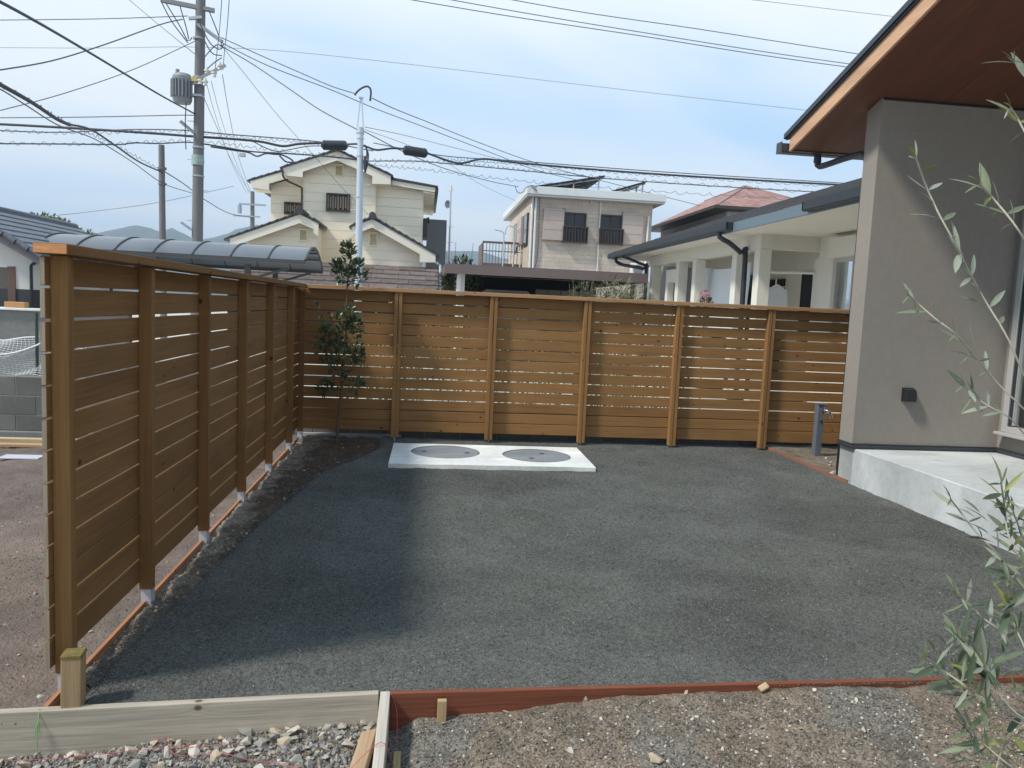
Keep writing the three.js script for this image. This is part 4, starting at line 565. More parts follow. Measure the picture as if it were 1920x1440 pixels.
for (const [label, a, b, z0, z1] of [['large tilted solar panel array on the flat grey house roof', [4.42, 6.42], [7.30, 7.02], -32.1, -36.2], ['smaller tilted solar panel at the right end of the grey house roof', [7.60, 6.44], [9.16, 6.96], -32.4, -33.9]]) {
  const g = thing('solar_panel', label, 'solar panel', [0, 0, 0], undefined), n = 3, pm = mat([0.018, 0.022, 0.03], 0.7);
  for (let i = 0; i < n; i++) { const t0 = i / n, t1 = (i + 0.97) / n; part(g, 'panel', prism([[lerp(a[0], b[0], t0), lerp(a[1], b[1], t0)], [lerp(a[0], b[0], t1), lerp(a[1], b[1], t1)], [lerp(a[0], b[0], t1), lerp(a[1], b[1], t1) + 0.06], [lerp(a[0], b[0], t0), lerp(a[1], b[1], t0) + 0.06]], z1, z0), pm); }
  for (const z of [z0 - 0.25, z1 + 0.25]) for (const t of [0.55, 0.92]) part(g, 'strut', bar(V(lerp(a[0], b[0], t), 6.39, z), V(lerp(a[0], b[0], t) + 0.02, lerp(a[1], b[1], t), z), 0.05), M.alu);
  part(g, 'rail', [bar(V(a[0], a[1] - 0.03, z0 - 0.25), V(b[0], b[1] - 0.03, z0 - 0.25), 0.05), bar(V(a[0], a[1] - 0.03, z1 + 0.25), V(b[0], b[1] - 0.03, z1 + 0.25), 0.05)], M.alu);
  seat(g, (a[0] + b[0]) / 2, 6.39, (z0 + z1) / 2);
}
// brown flat carport in front of the grey house
{
  const g = thing('flat_carport', 'brown flat roofed carport in front of the grey house', 'carport'), cm2 = mat([0.150, 0.112, 0.105], 0.5);
  part(g, 'roof', [box(0.50, 5.84, 2.255, 2.50, -20.0, -20.08), box(0.50, 0.58, 2.255, 2.50, -20.081, -26), box(5.76, 5.84, 2.255, 2.50, -20.081, -26), box(0.585, 5.755, 2.44, 2.48, -20.09, -26)], cm2);
  for (const x of [1.0, 5.6]) for (const z of [-20.6, -25.4]) part(g, 'post', box(x - 0.05, x + 0.05, -0.22, 2.44, z - 0.05, z + 0.05), x < 2 ? M.white : cm2);
  part(g, 'downpipe', tube([V(0.92, 2.4, -20.3), V(0.93, 2.28, -20.2), V(0.88, 2.18, -20.2), V(0.88, 0, -20.2)], 0.06, 20, 8), M.white);
  seat(g, 3.2, -0.22, -23);
}
{
  const g = thing('storage_shed', 'greenish grey panelled shed in the shade under the brown carport', 'shed', [0, 0, 0]), pmat = mat([0.24, 0.245, 0.20], 0.7);
  for (let i = 0; i < 9; i++) part(g, 'panel', box(3.45 + i * 0.2, 3.64 + i * 0.2, -0.22, 2.05, -24.0 - (i % 2) * 0.03, -24.2), pmat);
  part(g, 'wall', box(0.6, 5.75, -0.22, 2.435, -25.9, -26.0), M.dark); seat(g, 4.3, -0.22, -24.2);
}
{
  const g = thing('parked_car', 'dark parked car under the brown carport, only its roof and windows showing', 'car'), cmat = mat([0.20, 0.20, 0.205], 0.35, { metalness: 0.2 });
  part(g, 'body', prism([[1.35, 0.25], [3.25, 0.25], [3.27, 1.05], [3.12, 1.25], [2.98, 1.86], [2.88, 1.93], [1.74, 1.93], [1.62, 1.86], [1.48, 1.25], [1.33, 1.05]], -21.8, -25.5), cmat);
  part(g, 'windscreen', prism([[1.60, 1.26], [3.0, 1.26], [2.88, 1.80], [1.72, 1.80]], -21.79, -21.6), M.darkGlass);
  for (const x of [1.42, 3.18]) for (const z of [-22.4, -24.9]) part(g, 'wheel', rod(V(x - 0.1, 0.10, z), V(x + 0.1, 0.10, z), 0.32, 0.32, 18), M.black);
  seat(g, 2.3, -0.22, -23.6);
}
// bungalow with long eave and columns on the right
{
  const g = thing('bungalow', 'white bungalow with long dark gutter and square porch columns right of the grey house', 'house');
  const wm2 = mat([0.66, 0.64, 0.575], 0.8, { bumpMap: rep(fineBump, 1, 1), bumpScale: 0.001 }); const blue = mat([0.12, 0.17, 0.205], 0.5), gut = mat([0.028, 0.034, 0.043], 0.45, { metalness: 0.2 });
  // roof plane rising to the right from the eave at x = 5.6
  const ry = x => 3.20 + (x - 5.6) * 0.36;
  const R = rng(811); for (let r = 0; r < 12; r++) { const x0 = 5.58 + r * 0.32, x1 = x0 + 0.345; part(g, 'roof_course', prism([[x0, ry(x0)], [x1, ry(x1) - 0.01], [x1, ry(x1) + 0.02], [x0, ry(x0) + 0.055]], -9.3, -23.1), tileDark); }
  for (const [a, b] of [[-9.35, -11.0], [-13.85, -23.15]]) part(g, 'gutter', [box(5.47, 5.58, 3.045, 3.06, a, b), box(5.46, 5.475, 3.061, 3.19, a, b), box(5.46, 5.58, 3.06, 3.185, a, a - 0.03), box(5.46, 5.58, 3.06, 3.185, b, b + 0.03)], gut);
  part(g, 'fascia', box(5.585, 5.625, 3.02, 3.19, -9.3, -23.1), blue);
  part(g, 'soffit', prism([[5.626, 3.03], [7.5, 3.03], [7.5, 3.06], [5.626, 3.06]], -9.3, -23.05), wm2);
  part(g, 'wall', [box(6.20, 6.44, 2.76, 3.029, -14.0, -21.2), box(6.441, 7.60, 2.76, 3.029, -14.02, -14.22), box(7.38, 7.62, -0.2, 3.029, -9.3, -9.7), box(7.38, 7.62, 2.62, 3.029, -9.701, -14.019), box(7.38, 7.60, -0.2, 2.619, -13.45, -14.2), box(7.9, 8.1, -0.2, 3.029, -14.23, -21.2), box(6.2, 8.1, 0, 0.3, -14.0, -21.3), box(7.4, 7.6, -0.2, 1.0, -9.701, -13.449), box(6.44, 8.1, 2.80, 3.029, -21.0, -21.2)], wm2);
  part(g, 'ceiling', box(6.441, 7.9, 3.0, 3.028, -14.221, -21.0), wm2);
  for (const [z, w] of [[-14.13, 0.24], [-15.20, 0.24], [-17.55, 0.22], [-18.75, 0.22], [-20.95, 0.26]]) part(g, 'column', cbox(6.20, 6.44, -0.2, 2.759, z - w / 2, z + w / 2, 0.01, 'y'), wm2);
  part(g, 'arch_frame', [box(6.24, 6.40, 2.28, 2.60, -18.87, -19.75), box(6.24, 6.40, -0.2, 2.28, -19.55, -19.75)], wm2);
  const w = part(g, 'window', [box(7.34, 7.40, 2.52, 2.60, -9.72, -13.42), box(7.34, 7.40, 1.0, 2.519, -13.30, -13.42), box(7.34, 7.40, 1.0, 2.519, -11.5, -11.56), box(7.36, 7.40, 1.0, 2.519, -12.75, -12.81)], M.alu); part(w, 'pane', box(7.41, 7.42, 1.0, 2.51, -9.72, -13.29), M.glass); part(w, 'curtain', [...Array.from({ length: 16 }, (_, i) => box(7.52 + (i % 2) * 0.03, 7.54 + (i % 2) * 0.03, 0.4, 2.55, -11.2 - i * 0.115, -11.31 - i * 0.115)), box(7.8, 7.85, 0.2, 2.6, -9.8, -13.3)], mat([0.30, 0.28, 0.23], 0.9));
  part(g, 'awning_box', box(7.22, 7.379, 2.60, 2.95, -9.6, -13.44), wm2);
  part(g, 'window', [box(7.86, 7.90, 1.0, 2.45, -14.6, -15.6)], M.darkGlass); part(g, 'window', [box(7.86, 7.90, 0.8, 2.5, -17.8, -20.7)], M.darkGlass); part(g, 'door', box(7.86, 7.90, 0.3, 2.35, -16.4, -17.4), M.dark);  // the wide far window is added to make the porch interior read dark
  const dp = (z, zt) => tube([V(5.52, 3.05, zt), V(5.54, 2.95, zt), V(5.72, 2.85, zt + 0.05), V(6.06, 2.70, z), V(6.15, 2.6, z), V(6.16, 0, z)], 0.05, 40, 8);
  part(g, 'downpipe', dp(-14.55, -14.35), gut); part(g, 'downpipe', dp(-21.3, -22.4), gut);
  part(g, 'downpipe', rod(V(5.55, 3.05, -21.7), V(6.18, 2.75, -21.2), 0.04), gut);
  seat(g, 7, -0.2, -15.5);
}
{ // washing
  const cl = mat([0.62, 0.65, 0.69], 0.85, { side: THREE.DoubleSide });
  const sheet = (x0, z0, x1, z1, yt, yb, amp, seed) => { const p = [], idx = [], uv = [], nx = 24, ny = 16; for (let j = 0; j <= ny; j++) for (let i = 0; i <= nx; i++) { const u = i / nx, v = j / ny, o = amp * (Math.sin(u * 19 + seed) * 0.5 + Math.sin(u * 7 + v * 3 + seed * 2)) * (0.3 + v), sg = 0.10 * Math.sin(u * 3.14) * (1 - v); p.push(lerp(x0, x1, u) + o, lerp(yt, yb, v) - sg, lerp(z0, z1, u) + o * 0.6); uv.push(u, v); } for (let j = 0; j < ny; j++) for (let i = 0; i < nx; i++) { const a = j * (nx + 1) + i; idx.push(a, a + 1, a + nx + 2, a, a + nx + 2, a + nx + 1); } const g = new THREE.BufferGeometry(); g.setAttribute('position', new THREE.Float32BufferAttribute(p, 3)); g.setAttribute('uv', new THREE.Float32BufferAttribute(uv, 2)); g.setIndex(idx); g.computeVertexNormals(); return g; };
  single('hanging_sheet', sheet(6.62, -18.1, 6.66, -15.45, 2.62, 1.0, 0.035, 1), cl, 'large white sheet hanging between the porch columns of the bungalow', 'sheet');
  const g = thing('hanging_shirt', 'white shirt on a hanger under the bungalow porch', 'shirt'), z = -14.55; part(g, 'cloth', prism([[6.62, 1.2], [7.12, 1.2], [7.06, 2.02], [6.86, 2.14], [6.70, 2.04]], z, z - 0.10), cl); part(g, 'hanger', [rod(V(6.84, 2.13, z - 0.05), V(6.84, 2.24, z - 0.05), 0.012), rod(V(6.65, 2.06, z - 0.05), V(7.04, 2.10, z - 0.05), 0.01)], M.white); seat(g, 6.86, 1.2, z);
  single('laundry_pole', rod(V(6.45, 2.36, -14.6), V(7.35, 2.36, -14.1), 0.025), M.white, 'white laundry pole sticking out under the bungalow porch', 'pole');
}
// red roofed house behind the bungalow
const redRoofTex = tex(512, 512, (u, v) => { const r = Math.floor(v * 16), x = u * 8 + HASH[r & 65535], f = (v * 16) % 1, j = f < 0.16 ? 0.6 : 1, n = 0.78 + 0.45 * HASH[(Math.floor(x) * 71 + r * 517) & 65535]; return [0.36 * j * n, 0.205 * j * n, 0.178 * j * n]; });
{
  const g = thing('red_roof_house', 'house with reddish hipped roof behind the white bungalow', 'house'), rm = mat([0.92, 0.95, 0.95], 0.8, { map: rep(redRoofTex, 2.4, 2.4) }), wl = mat([0.42, 0.41, 0.40], 0.85);
  const ex0 = 11.2, ex1 = 16.6, ez0 = -29.6, ez1 = -39.5, ey = 5.78, py = 7.02, pA = V(13.4, py, -32.2), pB = V(13.4, py, -37);
  const c = [V(ex0, ey, ez0), V(ex1, ey, ez0), V(ex1, ey, ez1), V(ex0, ey, ez1)];
  const tri = (...v) => { const q = new THREE.BufferGeometry(); q.setAttribute('position', new THREE.Float32BufferAttribute(v.flatMap(k => k.toArray()), 3)); q.computeVertexNormals(); const e1 = v[1].clone().sub(v[0]).normalize(), n = e1.clone().cross(v[2].clone().sub(v[0])).normalize(), e2 = n.clone().cross(e1); const uv = v.flatMap(k => { const d = k.clone().sub(v[0]); return [d.dot(e1), d.dot(e2)]; }); q.setAttribute('uv', new THREE.Float32BufferAttribute(uv, 2)); return q; };
  part(g, 'roof', [tri(c[0], c[1], pA), tri(c[1], c[2], pB), tri(c[1], pB, pA), tri(c[2], c[3], pB), tri(c[3], c[0], pA), tri(c[3], pA, pB)], rm);
  part(g, 'ridge_cap', [rod(c[0], pA, 0.05), rod(c[1], pA, 0.05), rod(pA, pB, 0.05)], mat([0.30, 0.22, 0.20], 0.7));
  part(g, 'eave', [box(ex0, ex1, ey - 0.14, ey - 0.005, ez0, ez0 - 0.05), box(ex0, ex0 + 0.05, ey - 0.14, ey - 0.005, ez0 - 0.051, ez1), box(ex0 + 0.051, ex1, ey - 0.12, ey - 0.09, ez0 - 0.051, ez1)], M.bronze);
  part(g, 'gutter', [box(ex0 - 0.12, ex0 - 0.001, ey - 0.12, ey, ez0 + 0.1, ez1), box(ex0 - 0.1, ex1, ey - 0.12, ey, ez0 + 0.001, ez0 + 0.11)], M.bronze);
  part(g, 'wall', box(11.9, 16.0, -0.2, ey - 0.121, -30.3, -39), wl); part(g, 'window', box(12.2, 13.1, 4.3, 5.4, -30.299, -30.25), M.bronze);
  part(g, 'lower_roof', prismX([[-29.0, 4.4], [-38, 4.4], [-38, 4.6], [-29.0, 4.6]], 10.1, 11.89), M.bronze);
  seat(g, 14, -0.2, -34);
}
// tiled house far left
{
  const g = thing('tiled_house', 'white house with dark grey tiled gable roof at the left edge', 'house'), wl = mat([0.66, 0.635, 0.58], 0.8), Z = -14;
  const x1 = -6.30, y1 = 1.93, m = 0.555, X0 = -11, ry = x => y1 + (x1 - x) * m;
  const tm = mat([0.105, 0.115, 0.14], 0.45, { map: rep(stoneTex, 1, 1) }); tm.color = lin(0.16, 0.175, 0.215);
  for (let i = 0; i < 17; i++) { const xa = x1 - i * 0.185, xb = xa - 0.205; if (xa < -7.85) break; part(g, 'tile_course', prism([[xa, ry(xa) - 0.02], [xa, ry(xa) + 0.05], [xb, ry(xb) + 0.03], [xb, ry(xb) - 0.02]], Z + 0.25, Z - 4.75, 'z'), tm); }
  part(g, 'ridge_tile', [rod(V(-7.88, ry(-7.88) + 0.02, Z + 0.3), V(-7.88, ry(-7.88) + 0.02, Z - 4.75), 0.07)], tm);
  tileSlope(g, 'roof', -9.46, 1.93, -7.88, ry(-7.88), Z + 0.25, Z - 4.75, tm);
  part(g, 'bargeboard', prism([[x1, y1 - 0.02], [-7.88, ry(-7.88) - 0.02], [-7.88, ry(-7.88) - 0.16], [x1, y1 - 0.15]], Z + 0.2, Z + 0.25), mat([0.14, 0.13, 0.13], 0.6));
  part(g, 'verge_tile', Array.from({ length: 8 }, (_, i) => { const x = x1 - i * 0.2; return rod(V(x, ry(x) + 0.01, Z + 0.27), V(x - 0.17, ry(x - 0.17) + 0.035, Z + 0.27), 0.055, 0.045, 8); }), tm);
  part(g, 'wall', [prism([[-6.84, 1.39], [-6.575, 1.39], [-6.575, 1.97], [-7.88, 2.70], [-9.2, 1.97], [-9.2, 1.39], [-8.6, 1.39], [-8.6, 1.78], [-6.84, 1.74]], Z, Z - 0.2), box(-6.575, -6.59, 1.39, 1.95, Z - 0.2, Z - 4.5), box(-9.2, -6.8, 1.2, 2.4, Z - 1.6, Z - 1.7)], wl);
  part(g, 'plinth', [box(-9.2, -6.57, -0.2, 1.388, Z + 0.003, Z - 0.2), box(-6.589, -6.573, -0.2, 1.388, Z - 0.201, Z - 4.5)], mat([0.04, 0.042, 0.045], 0.6));
  part(g, 'wall', [box(-6.572, -6.0, 1.39, 1.90, Z - 1.2, Z - 1.4)], mat([0.55, 0.54, 0.52], 0.85)); part(g, 'plinth', box(-6.572, -6.0, -0.2, 1.388, Z - 1.19, Z - 1.4), mat([0.04, 0.042, 0.045], 0.6)); part(g, 'window', box(-6.42, -6.05, 1.55, 1.80, Z - 1.199, Z - 1.17), mat([0.3, 0.3, 0.31], 0.5));
  part(g, 'porch_post', box(-6.96, -6.84, 0.9, 1.76, Z + 0.02, Z - 0.12, 'y'), mat([0.16, 0.10, 0.085], 0.7), 'brown square porch post');
  part(g, 'downpipe', tube([V(-6.30, 1.92, Z + 0.12), V(-6.42, 1.86, Z + 0.12), V(-6.56, 1.80, Z + 0.06), V(-6.57, 1.72, Z + 0.05), V(-6.57, 0.9, Z + 0.05)], 0.025, 24, 8), M.black);
  seat(g, -7.9, -0.2, -16.3);
}
// arched carport
{
  const g = thing('arched_carport', 'carport with arched smoky grey translucent roof panels beyond the left fence', 'carport');
  const pm = new THREE.MeshPhysicalMaterial({ color: lin(0.17, 0.19, 0.21), roughness: 0.4, transmission: 0.4, thickness: 0, side: THREE.DoubleSide }), fr = mat([0.075, 0.072, 0.072], 0.45, { metalness: 0.3 });
  const prof = t => { const a = Math.PI * t; return V(0, 2.17 - 0.10 * t + 0.36 * Math.pow(Math.sin(a), 0.85), -15.0 - 2.5 * t); };
  const X0 = -7.0, X1 = -2.23, n = 7, w = (X1 - X0) / n, sag = x => 0.02 * (X1 - x) / 4.8 - 0.02;
  for (let i = 0; i < n; i++) { const p = [], idx = [], uv = [], S = 20; for (let j = 0; j <= S; j++) for (const x of [X0 + i * w, X0 + (i + 1) * w]) { const q = prof(j / S); p.push(x, q.y + sag(x), q.z); uv.push(x, j / S); } for (let j = 0; j < S; j++) { const a = j * 2; idx.push(a, a + 1, a + 3, a, a + 3, a + 2); } const q = new THREE.BufferGeometry(); q.setAttribute('position', new THREE.Float32BufferAttribute(p, 3)); q.setAttribute('uv', new THREE.Float32BufferAttribute(uv, 2)); q.setIndex(idx); q.computeVertexNormals(); part(g, 'roof_panel', q, pm); }
  for (let i = 0; i <= n; i++) { const x = X0 + i * w; part(g, 'rib', tube(Array.from({ length: 13 }, (_, j) => { const q = prof(j / 12); return V(x, q.y + sag(x) + 0.012, q.z); }), i === n ? 0.022 : 0.016, 36, 6), fr); }
  part(g, 'eave_beam', [bar(V(X0, 2.14 + sag(X0), -14.98), V(X1, 2.14 + sag(X1), -14.98), 0.07, 0.10)], fr); part(g, 'eave_beam', [bar(V(X0, 2.06 + sag(X0), -17.52), V(X1, 2.06 + sag(X1), -17.52), 0.07, 0.10)], fr);
  part(g, 'purlin', [0.2, 0.35, 0.5, 0.65, 0.8].map(t => { const q = prof(t); return bar(V(X0, q.y + sag(X0) - 0.03, q.z), V(X1, q.y + sag(X1) - 0.03, q.z), 0.035); }), fr);
  for (const [x, z] of [[-3.32, -15.2], [-3.20, -17.3], [-6.6, -15.2], [-6.6, -17.3]]) { part(g, 'post', box(x - 0.05, x + 0.05, -0.22, 2.06 + sag(x), z - 0.05, z + 0.05), fr); part(g, 'brace', bar(V(x, 1.75, z), V(x + 0.75, 2.02 + sag(x + 0.75), z + 0.03), 0.045), fr); }
  seat(g, -4.6, -0.22, -16.3);
}
// concrete yard wall, net and post at the far left
{ const g = thing('concrete_wall', 'plain grey concrete yard wall behind the white net at the left edge', 'wall'); for (let i = 0; i < 5; i++) part(g, 'panel', cbox(-10.2 + i * 1.1, -9.11 + i * 1.1, -0.22, 1.06, -13.15, -13.0 - (i % 2) * 0.01, 0.01), M.yardWall); part(g, 'coping', cbox(-10.25, -4.6, 1.061, 1.10, -13.2, -12.95, 0.008), M.slab); seat(g, -7, -0.22, -13.1); }
single('planter_block', [cbox(-6.52, -6.22, 1.10, 1.19, -13.12, -12.98, 0.006)], mat([0.5, 0.27, 0.12], 0.8), 'small orange block lying on the grey concrete yard wall', 'block');
{
  const g = thing('garden_net', 'white garden net sagging in front of the grey concrete wall', 'net'), nm = mat([0.72, 0.73, 0.75], 0.7), L = []; const f = (u, v) => V(lerp(-5.6, -3.75, u) + 0.02 * Math.sin(v * 9), lerp(1.02, 0.46, v) - 0.18 * Math.sin(clamp((u - 0.15) * 1.35) * 3.14) * (1 - v) + 0.015 * Math.sin(u * 23 + v * 11), -9.25 + 0.12 * v + 0.04 * Math.sin(u * 11 + v * 5));
  for (let i = 0; i <= 44; i++) L.push(tube(Array.from({ length: 9 }, (_, j) => f(i / 44, j / 8)), 0.0022, 16, 3)); for (let j = 0; j <= 22; j++) L.push(tube(Array.from({ length: 19 }, (_, i) => f(i / 18, j / 22)), 0.0028, 36, 3));
  part(g, 'mesh', L, nm); part(g, 'edge_rope', tube(Array.from({ length: 15 }, (_, i) => f(i / 14, 0)), 0.008, 40, 5), nm); part(g, 'fold', [tube(Array.from({ length: 15 }, (_, i) => { const q = f(i / 14, 0.30 + 0.2 * Math.sin(i / 14 * 5)); q.z += 0.03; return q; }), 0.010, 40, 5)], nm); seat(g, -4.7, 0.46, -9.2);
}
single('net_post', rod(V(-4.285, 0.3, -9.2), V(-4.285, 1.16, -9.2), 0.018, 0.018, 8), mat([0.03, 0.065, 0.05], 0.5), 'dark green post holding up the white garden net', 'post');

// ------------------------------------------------------------------ poles
{
  const g = thing('utility_pole', 'tall concrete utility pole carrying a transformer, tallest pole on the left', 'utility pole'), Z = -22;
  part(g, 'pole', rod(V(-6.16, -0.2, Z), V(-6.07, 9.9, Z), 0.155, 0.118, 20), M.pole);
  part(g, 'crossarm', bar(V(-7.02, 8.97, Z + 0.14), V(-5.72, 8.86, Z + 0.02), 0.10, 0.09), M.armWood ??= mat([0.24, 0.235, 0.235], 0.7)); part(g, 'crossarm', bar(V(-6.2, 7.02, Z + 0.1), V(-5.30, 7.33, Z + 0.6), 0.08, 0.08), M.steel); part(g, 'crossarm', bar(V(-6.32, 8.55, Z + 0.2), V(-6.0, 8.62, Z + 0.15), 0.07), M.steel); part(g, 'crossarm', bar(V(-6.1, 8.45, Z + 0.14), V(-5.40, 7.95, Z + 0.5), 0.07), M.steel);
  const tr = part(g, 'transformer', [rod(V(-6.50, 6.50, Z + 0.1), V(-6.50, 7.08, Z + 0.1), 0.24, 0.25, 24), rod(V(-6.50, 6.42, Z + 0.1), V(-6.50, 6.50, Z + 0.1), 0.20, 0.24, 24), rod(V(-6.50, 7.08, Z + 0.1), V(-6.50, 7.16, Z + 0.1), 0.25, 0.20, 24), rod(V(-6.58, 7.12, Z + 0.25), V(-6.58, 7.24, Z + 0.25), 0.05)], mat([0.25, 0.265, 0.285], 0.55));
  part(tr, 'cooling_fin', Array.from({ length: 9 }, (_, i) => { const a = 0.3 + i * 0.32; return box(-6.50 + Math.cos(a) * 0.27 - 0.018, -6.50 + Math.cos(a) * 0.27 + 0.018, 6.55, 7.0, Z + 0.1 + Math.sin(a) * 0.20, Z + 0.1 + Math.sin(a) * 0.31); }), mat([0.20, 0.215, 0.23], 0.55));
  part(tr, 'bracket', [box(-6.28, -6.0, 6.62, 6.68, Z + 0.04, Z + 0.16), box(-6.28, -6.0, 6.92, 6.98, Z + 0.04, Z + 0.16)], M.steel);
  for (const [x, y, z] of [[-6.03, 7.02, 0.18], [-5.88, 6.98, 0.26], [-5.83, 7.25, 0.3], [-5.62, 7.18, 0.4], [-5.45, 7.34, 0.52]]) part(g, 'insulator', [rod(V(x, y - 0.10, Z + z), V(x, y + 0.08, Z + z), 0.055, 0.04, 10), rod(V(x, y - 0.02, Z + z), V(x, y + 0.02, Z + z), 0.072, 0.072, 10)], M.white);
  part(g, 'band', [5.3, 6.62, 7.1, 4.95, 4.55, 8.1].map(y => rod(V(-6.115, y, Z), V(-6.115, y + 0.05, Z), 0.152, 0.152, 20)), M.steel);
  part(g, 'cover', rod(V(-6.13, 4.86, Z), V(-6.13, 5.12, Z), 0.158, 0.158, 20), mat([0.30, 0.40, 0.36], 0.6)); part(g, 'cover', box(-6.26, -6.10, 6.98, 7.08, Z + 0.14, Z + 0.22), mat([0.55, 0.42, 0.12], 0.6), 'yellow cover plate');
  part(g, 'jumper', [[[-6.98, 8.9], [-6.7, 8.4], [-6.3, 7.9]], [[-6.85, 8.85], [-6.5, 8.3], [-6.3, 7.95], [-6.2, 8.05]], [[-6.5, 8.8], [-6.35, 8.3], [-6.28, 8.0]], [[-5.78, 8.75], [-5.55, 8.2], [-5.45, 7.9]], [[-6.0, 8.4], [-5.75, 7.95], [-5.5, 7.8], [-5.4, 7.95]], [[-5.95, 8.1], [-5.7, 7.7], [-5.45, 7.65]], [[-5.95, 7.5], [-5.6, 7.9], [-5.4, 7.85]], [[-5.9, 7.2], [-5.65, 7.45], [-5.45, 7.6]], [[-6.34, 5.2], [-6.36, 5.8], [-6.34, 6.4]]].map(q => tube(q.map(p => V(p[0], p[1], Z + 0.32)), 0.014, 14, 5)), M.cable);
  part(g, 'step_bolt', [3.4, 4.2, 5.0, 5.75, 6.0].map((y, i) => rod(V(-6.13 + (i % 2 ? 0.12 : -0.12), y, Z), V(-6.13 + (i % 2 ? 0.27 : -0.27), y, Z), 0.01)), M.steel); part(g, 'bracket', bar(V(-6.5, 5.92, Z + 0.3), V(-6.2, 5.68, Z + 0.1), 0.06), M.steel); part(g, 'bracket', bar(V(-6.5, 3.32, Z + 0.2), V(-6.25, 3.14, Z + 0.1), 0.05), M.steel);
  seat(g, -6.16, -0.2, Z);
}
single('utility_pole', [rod(V(-7.63, -0.2, -24), V(-7.70, 5.68, -24), 0.10, 0.083, 16), rod(V(-7.68, 4.98, -24), V(-7.68, 5.05, -24), 0.12, 0.12, 16), rod(V(-7.67, 4.55, -24), V(-7.67, 4.60, -24), 0.115, 0.115, 16)], M.pole, 'short plain grey pole just left of the transformer pole', 'utility pole');
{
  const g = thing('steel_pole', 'slim pale blue steel pole with hooked conduit top in front of the cream house', 'utility pole'), Z = -20;
  part(g, 'pole', rod(V(-1.64, -0.2, Z), V(-1.70, 5.62, Z), 0.105, 0.072, 20), M.poleSteel);
  part(g, 'top_frame', [bar(V(-1.79, 5.55, Z), V(-1.72, 6.42, Z), 0.025), bar(V(-1.62, 5.55, Z), V(-1.69, 6.42, Z), 0.03), box(-1.76, -1.65, 6.42, 6.45, Z - 0.04, Z + 0.04), rod(V(-1.71, 5.56, Z), V(-1.71, 5.72, Z), 0.072)], M.poleSteel);
  part(g, 'band', [5.44, 5.58, 4.02, 5.02].map(y => rod(V(-1.70, y, Z), V(-1.70, y + 0.03, Z), 0.092)), M.poleSteel);
  part(g, 'hooked_conduit', tube([V(-1.86, 6.47, Z + 0.05), V(-1.78, 6.58, Z + 0.05), V(-1.66, 6.67, Z + 0.05), V(-1.54, 6.70, Z + 0.05), V(-1.47, 6.60, Z + 0.05), V(-1.48, 6.36, Z + 0.05)], 0.024, 30, 8), M.cable);
  part(g, 'step_bolt', [2.9, 3.3, 3.7, 4.35].map((y, i) => rod(V(-1.66, y, Z), V(-1.66 + (i % 2 ? 0.22 : -0.24), y, Z), 0.009)), M.poleSteel);
  part(g, 'cable_bundle', [0, 1, 2].map(i => tube([V(-1.58, 5.3, Z + 0.06), V(-1.53 + 0.02 * i, 5.1, Z + 0.08), V(-1.55 + 0.03 * i, 4.9, Z + 0.07), V(-1.57 + 0.01 * i, 4.62, Z + 0.06)], 0.013, 14, 5)), M.cable); part(g, 'junction', box(-1.60, -1.545, 4.70, 5.02, Z + 0.02, Z + 0.10), M.cable);
  seat(g, -1.64, -0.2, Z);
}
{
  const g = thing('utility_pole', 'small distant pole with two crossarms left of the cream house', 'utility pole'), Z = -45;
  part(g, 'pole', rod(V(-9.55, -0.2, Z), V(-9.62, 7.2, Z), 0.14, 0.11, 12), M.pole); part(g, 'crossarm', bar(V(-10.3, 6.47, Z + 0.15), V(-8.85, 6.47, Z + 0.15), 0.09), M.steel); part(g, 'crossarm', bar(V(-10.6, 5.82, Z + 0.15), V(-9.15, 5.82, Z + 0.15), 0.08), M.steel); part(g, 'switch_box', rod(V(-10.25, 5.95, Z + 0.2), V(-10.25, 6.4, Z + 0.2), 0.11), M.steel); seat(g, -9.55, -0.2, Z);
}
{
  const g = thing('antenna_mast', 'thin grey mast with small dish beside the cream house', 'antenna mast'), Z = -36;
  part(g, 'mast', rod(V(1.10, -0.2, Z), V(1.05, 6.72, Z), 0.06, 0.035, 10), M.poleSteel); const d = new THREE.SphereGeometry(0.26, 20, 8, 0, 6.2832, 0, 0.8); d.rotateX(-1.25); d.scale(0.7, 1, 1); d.translate(0.93, 5.98, Z - 0.1); part(g, 'dish', d, mat([0.42, 0.44, 0.46], 0.5, { side: THREE.DoubleSide })); part(g, 'aerial', [rod(V(0.92, 6.62, Z), V(1.2, 6.66, Z), 0.015), rod(V(1.06, 6.6, Z), V(1.06, 6.85, Z), 0.05)], M.white); part(g, 'step_bolt', [3.6, 4.3, 5.0].map(y => rod(V(0.95, y, Z), V(1.25, y, Z), 0.01)), M.steel); seat(g, 1.10, -0.2, Z);
}

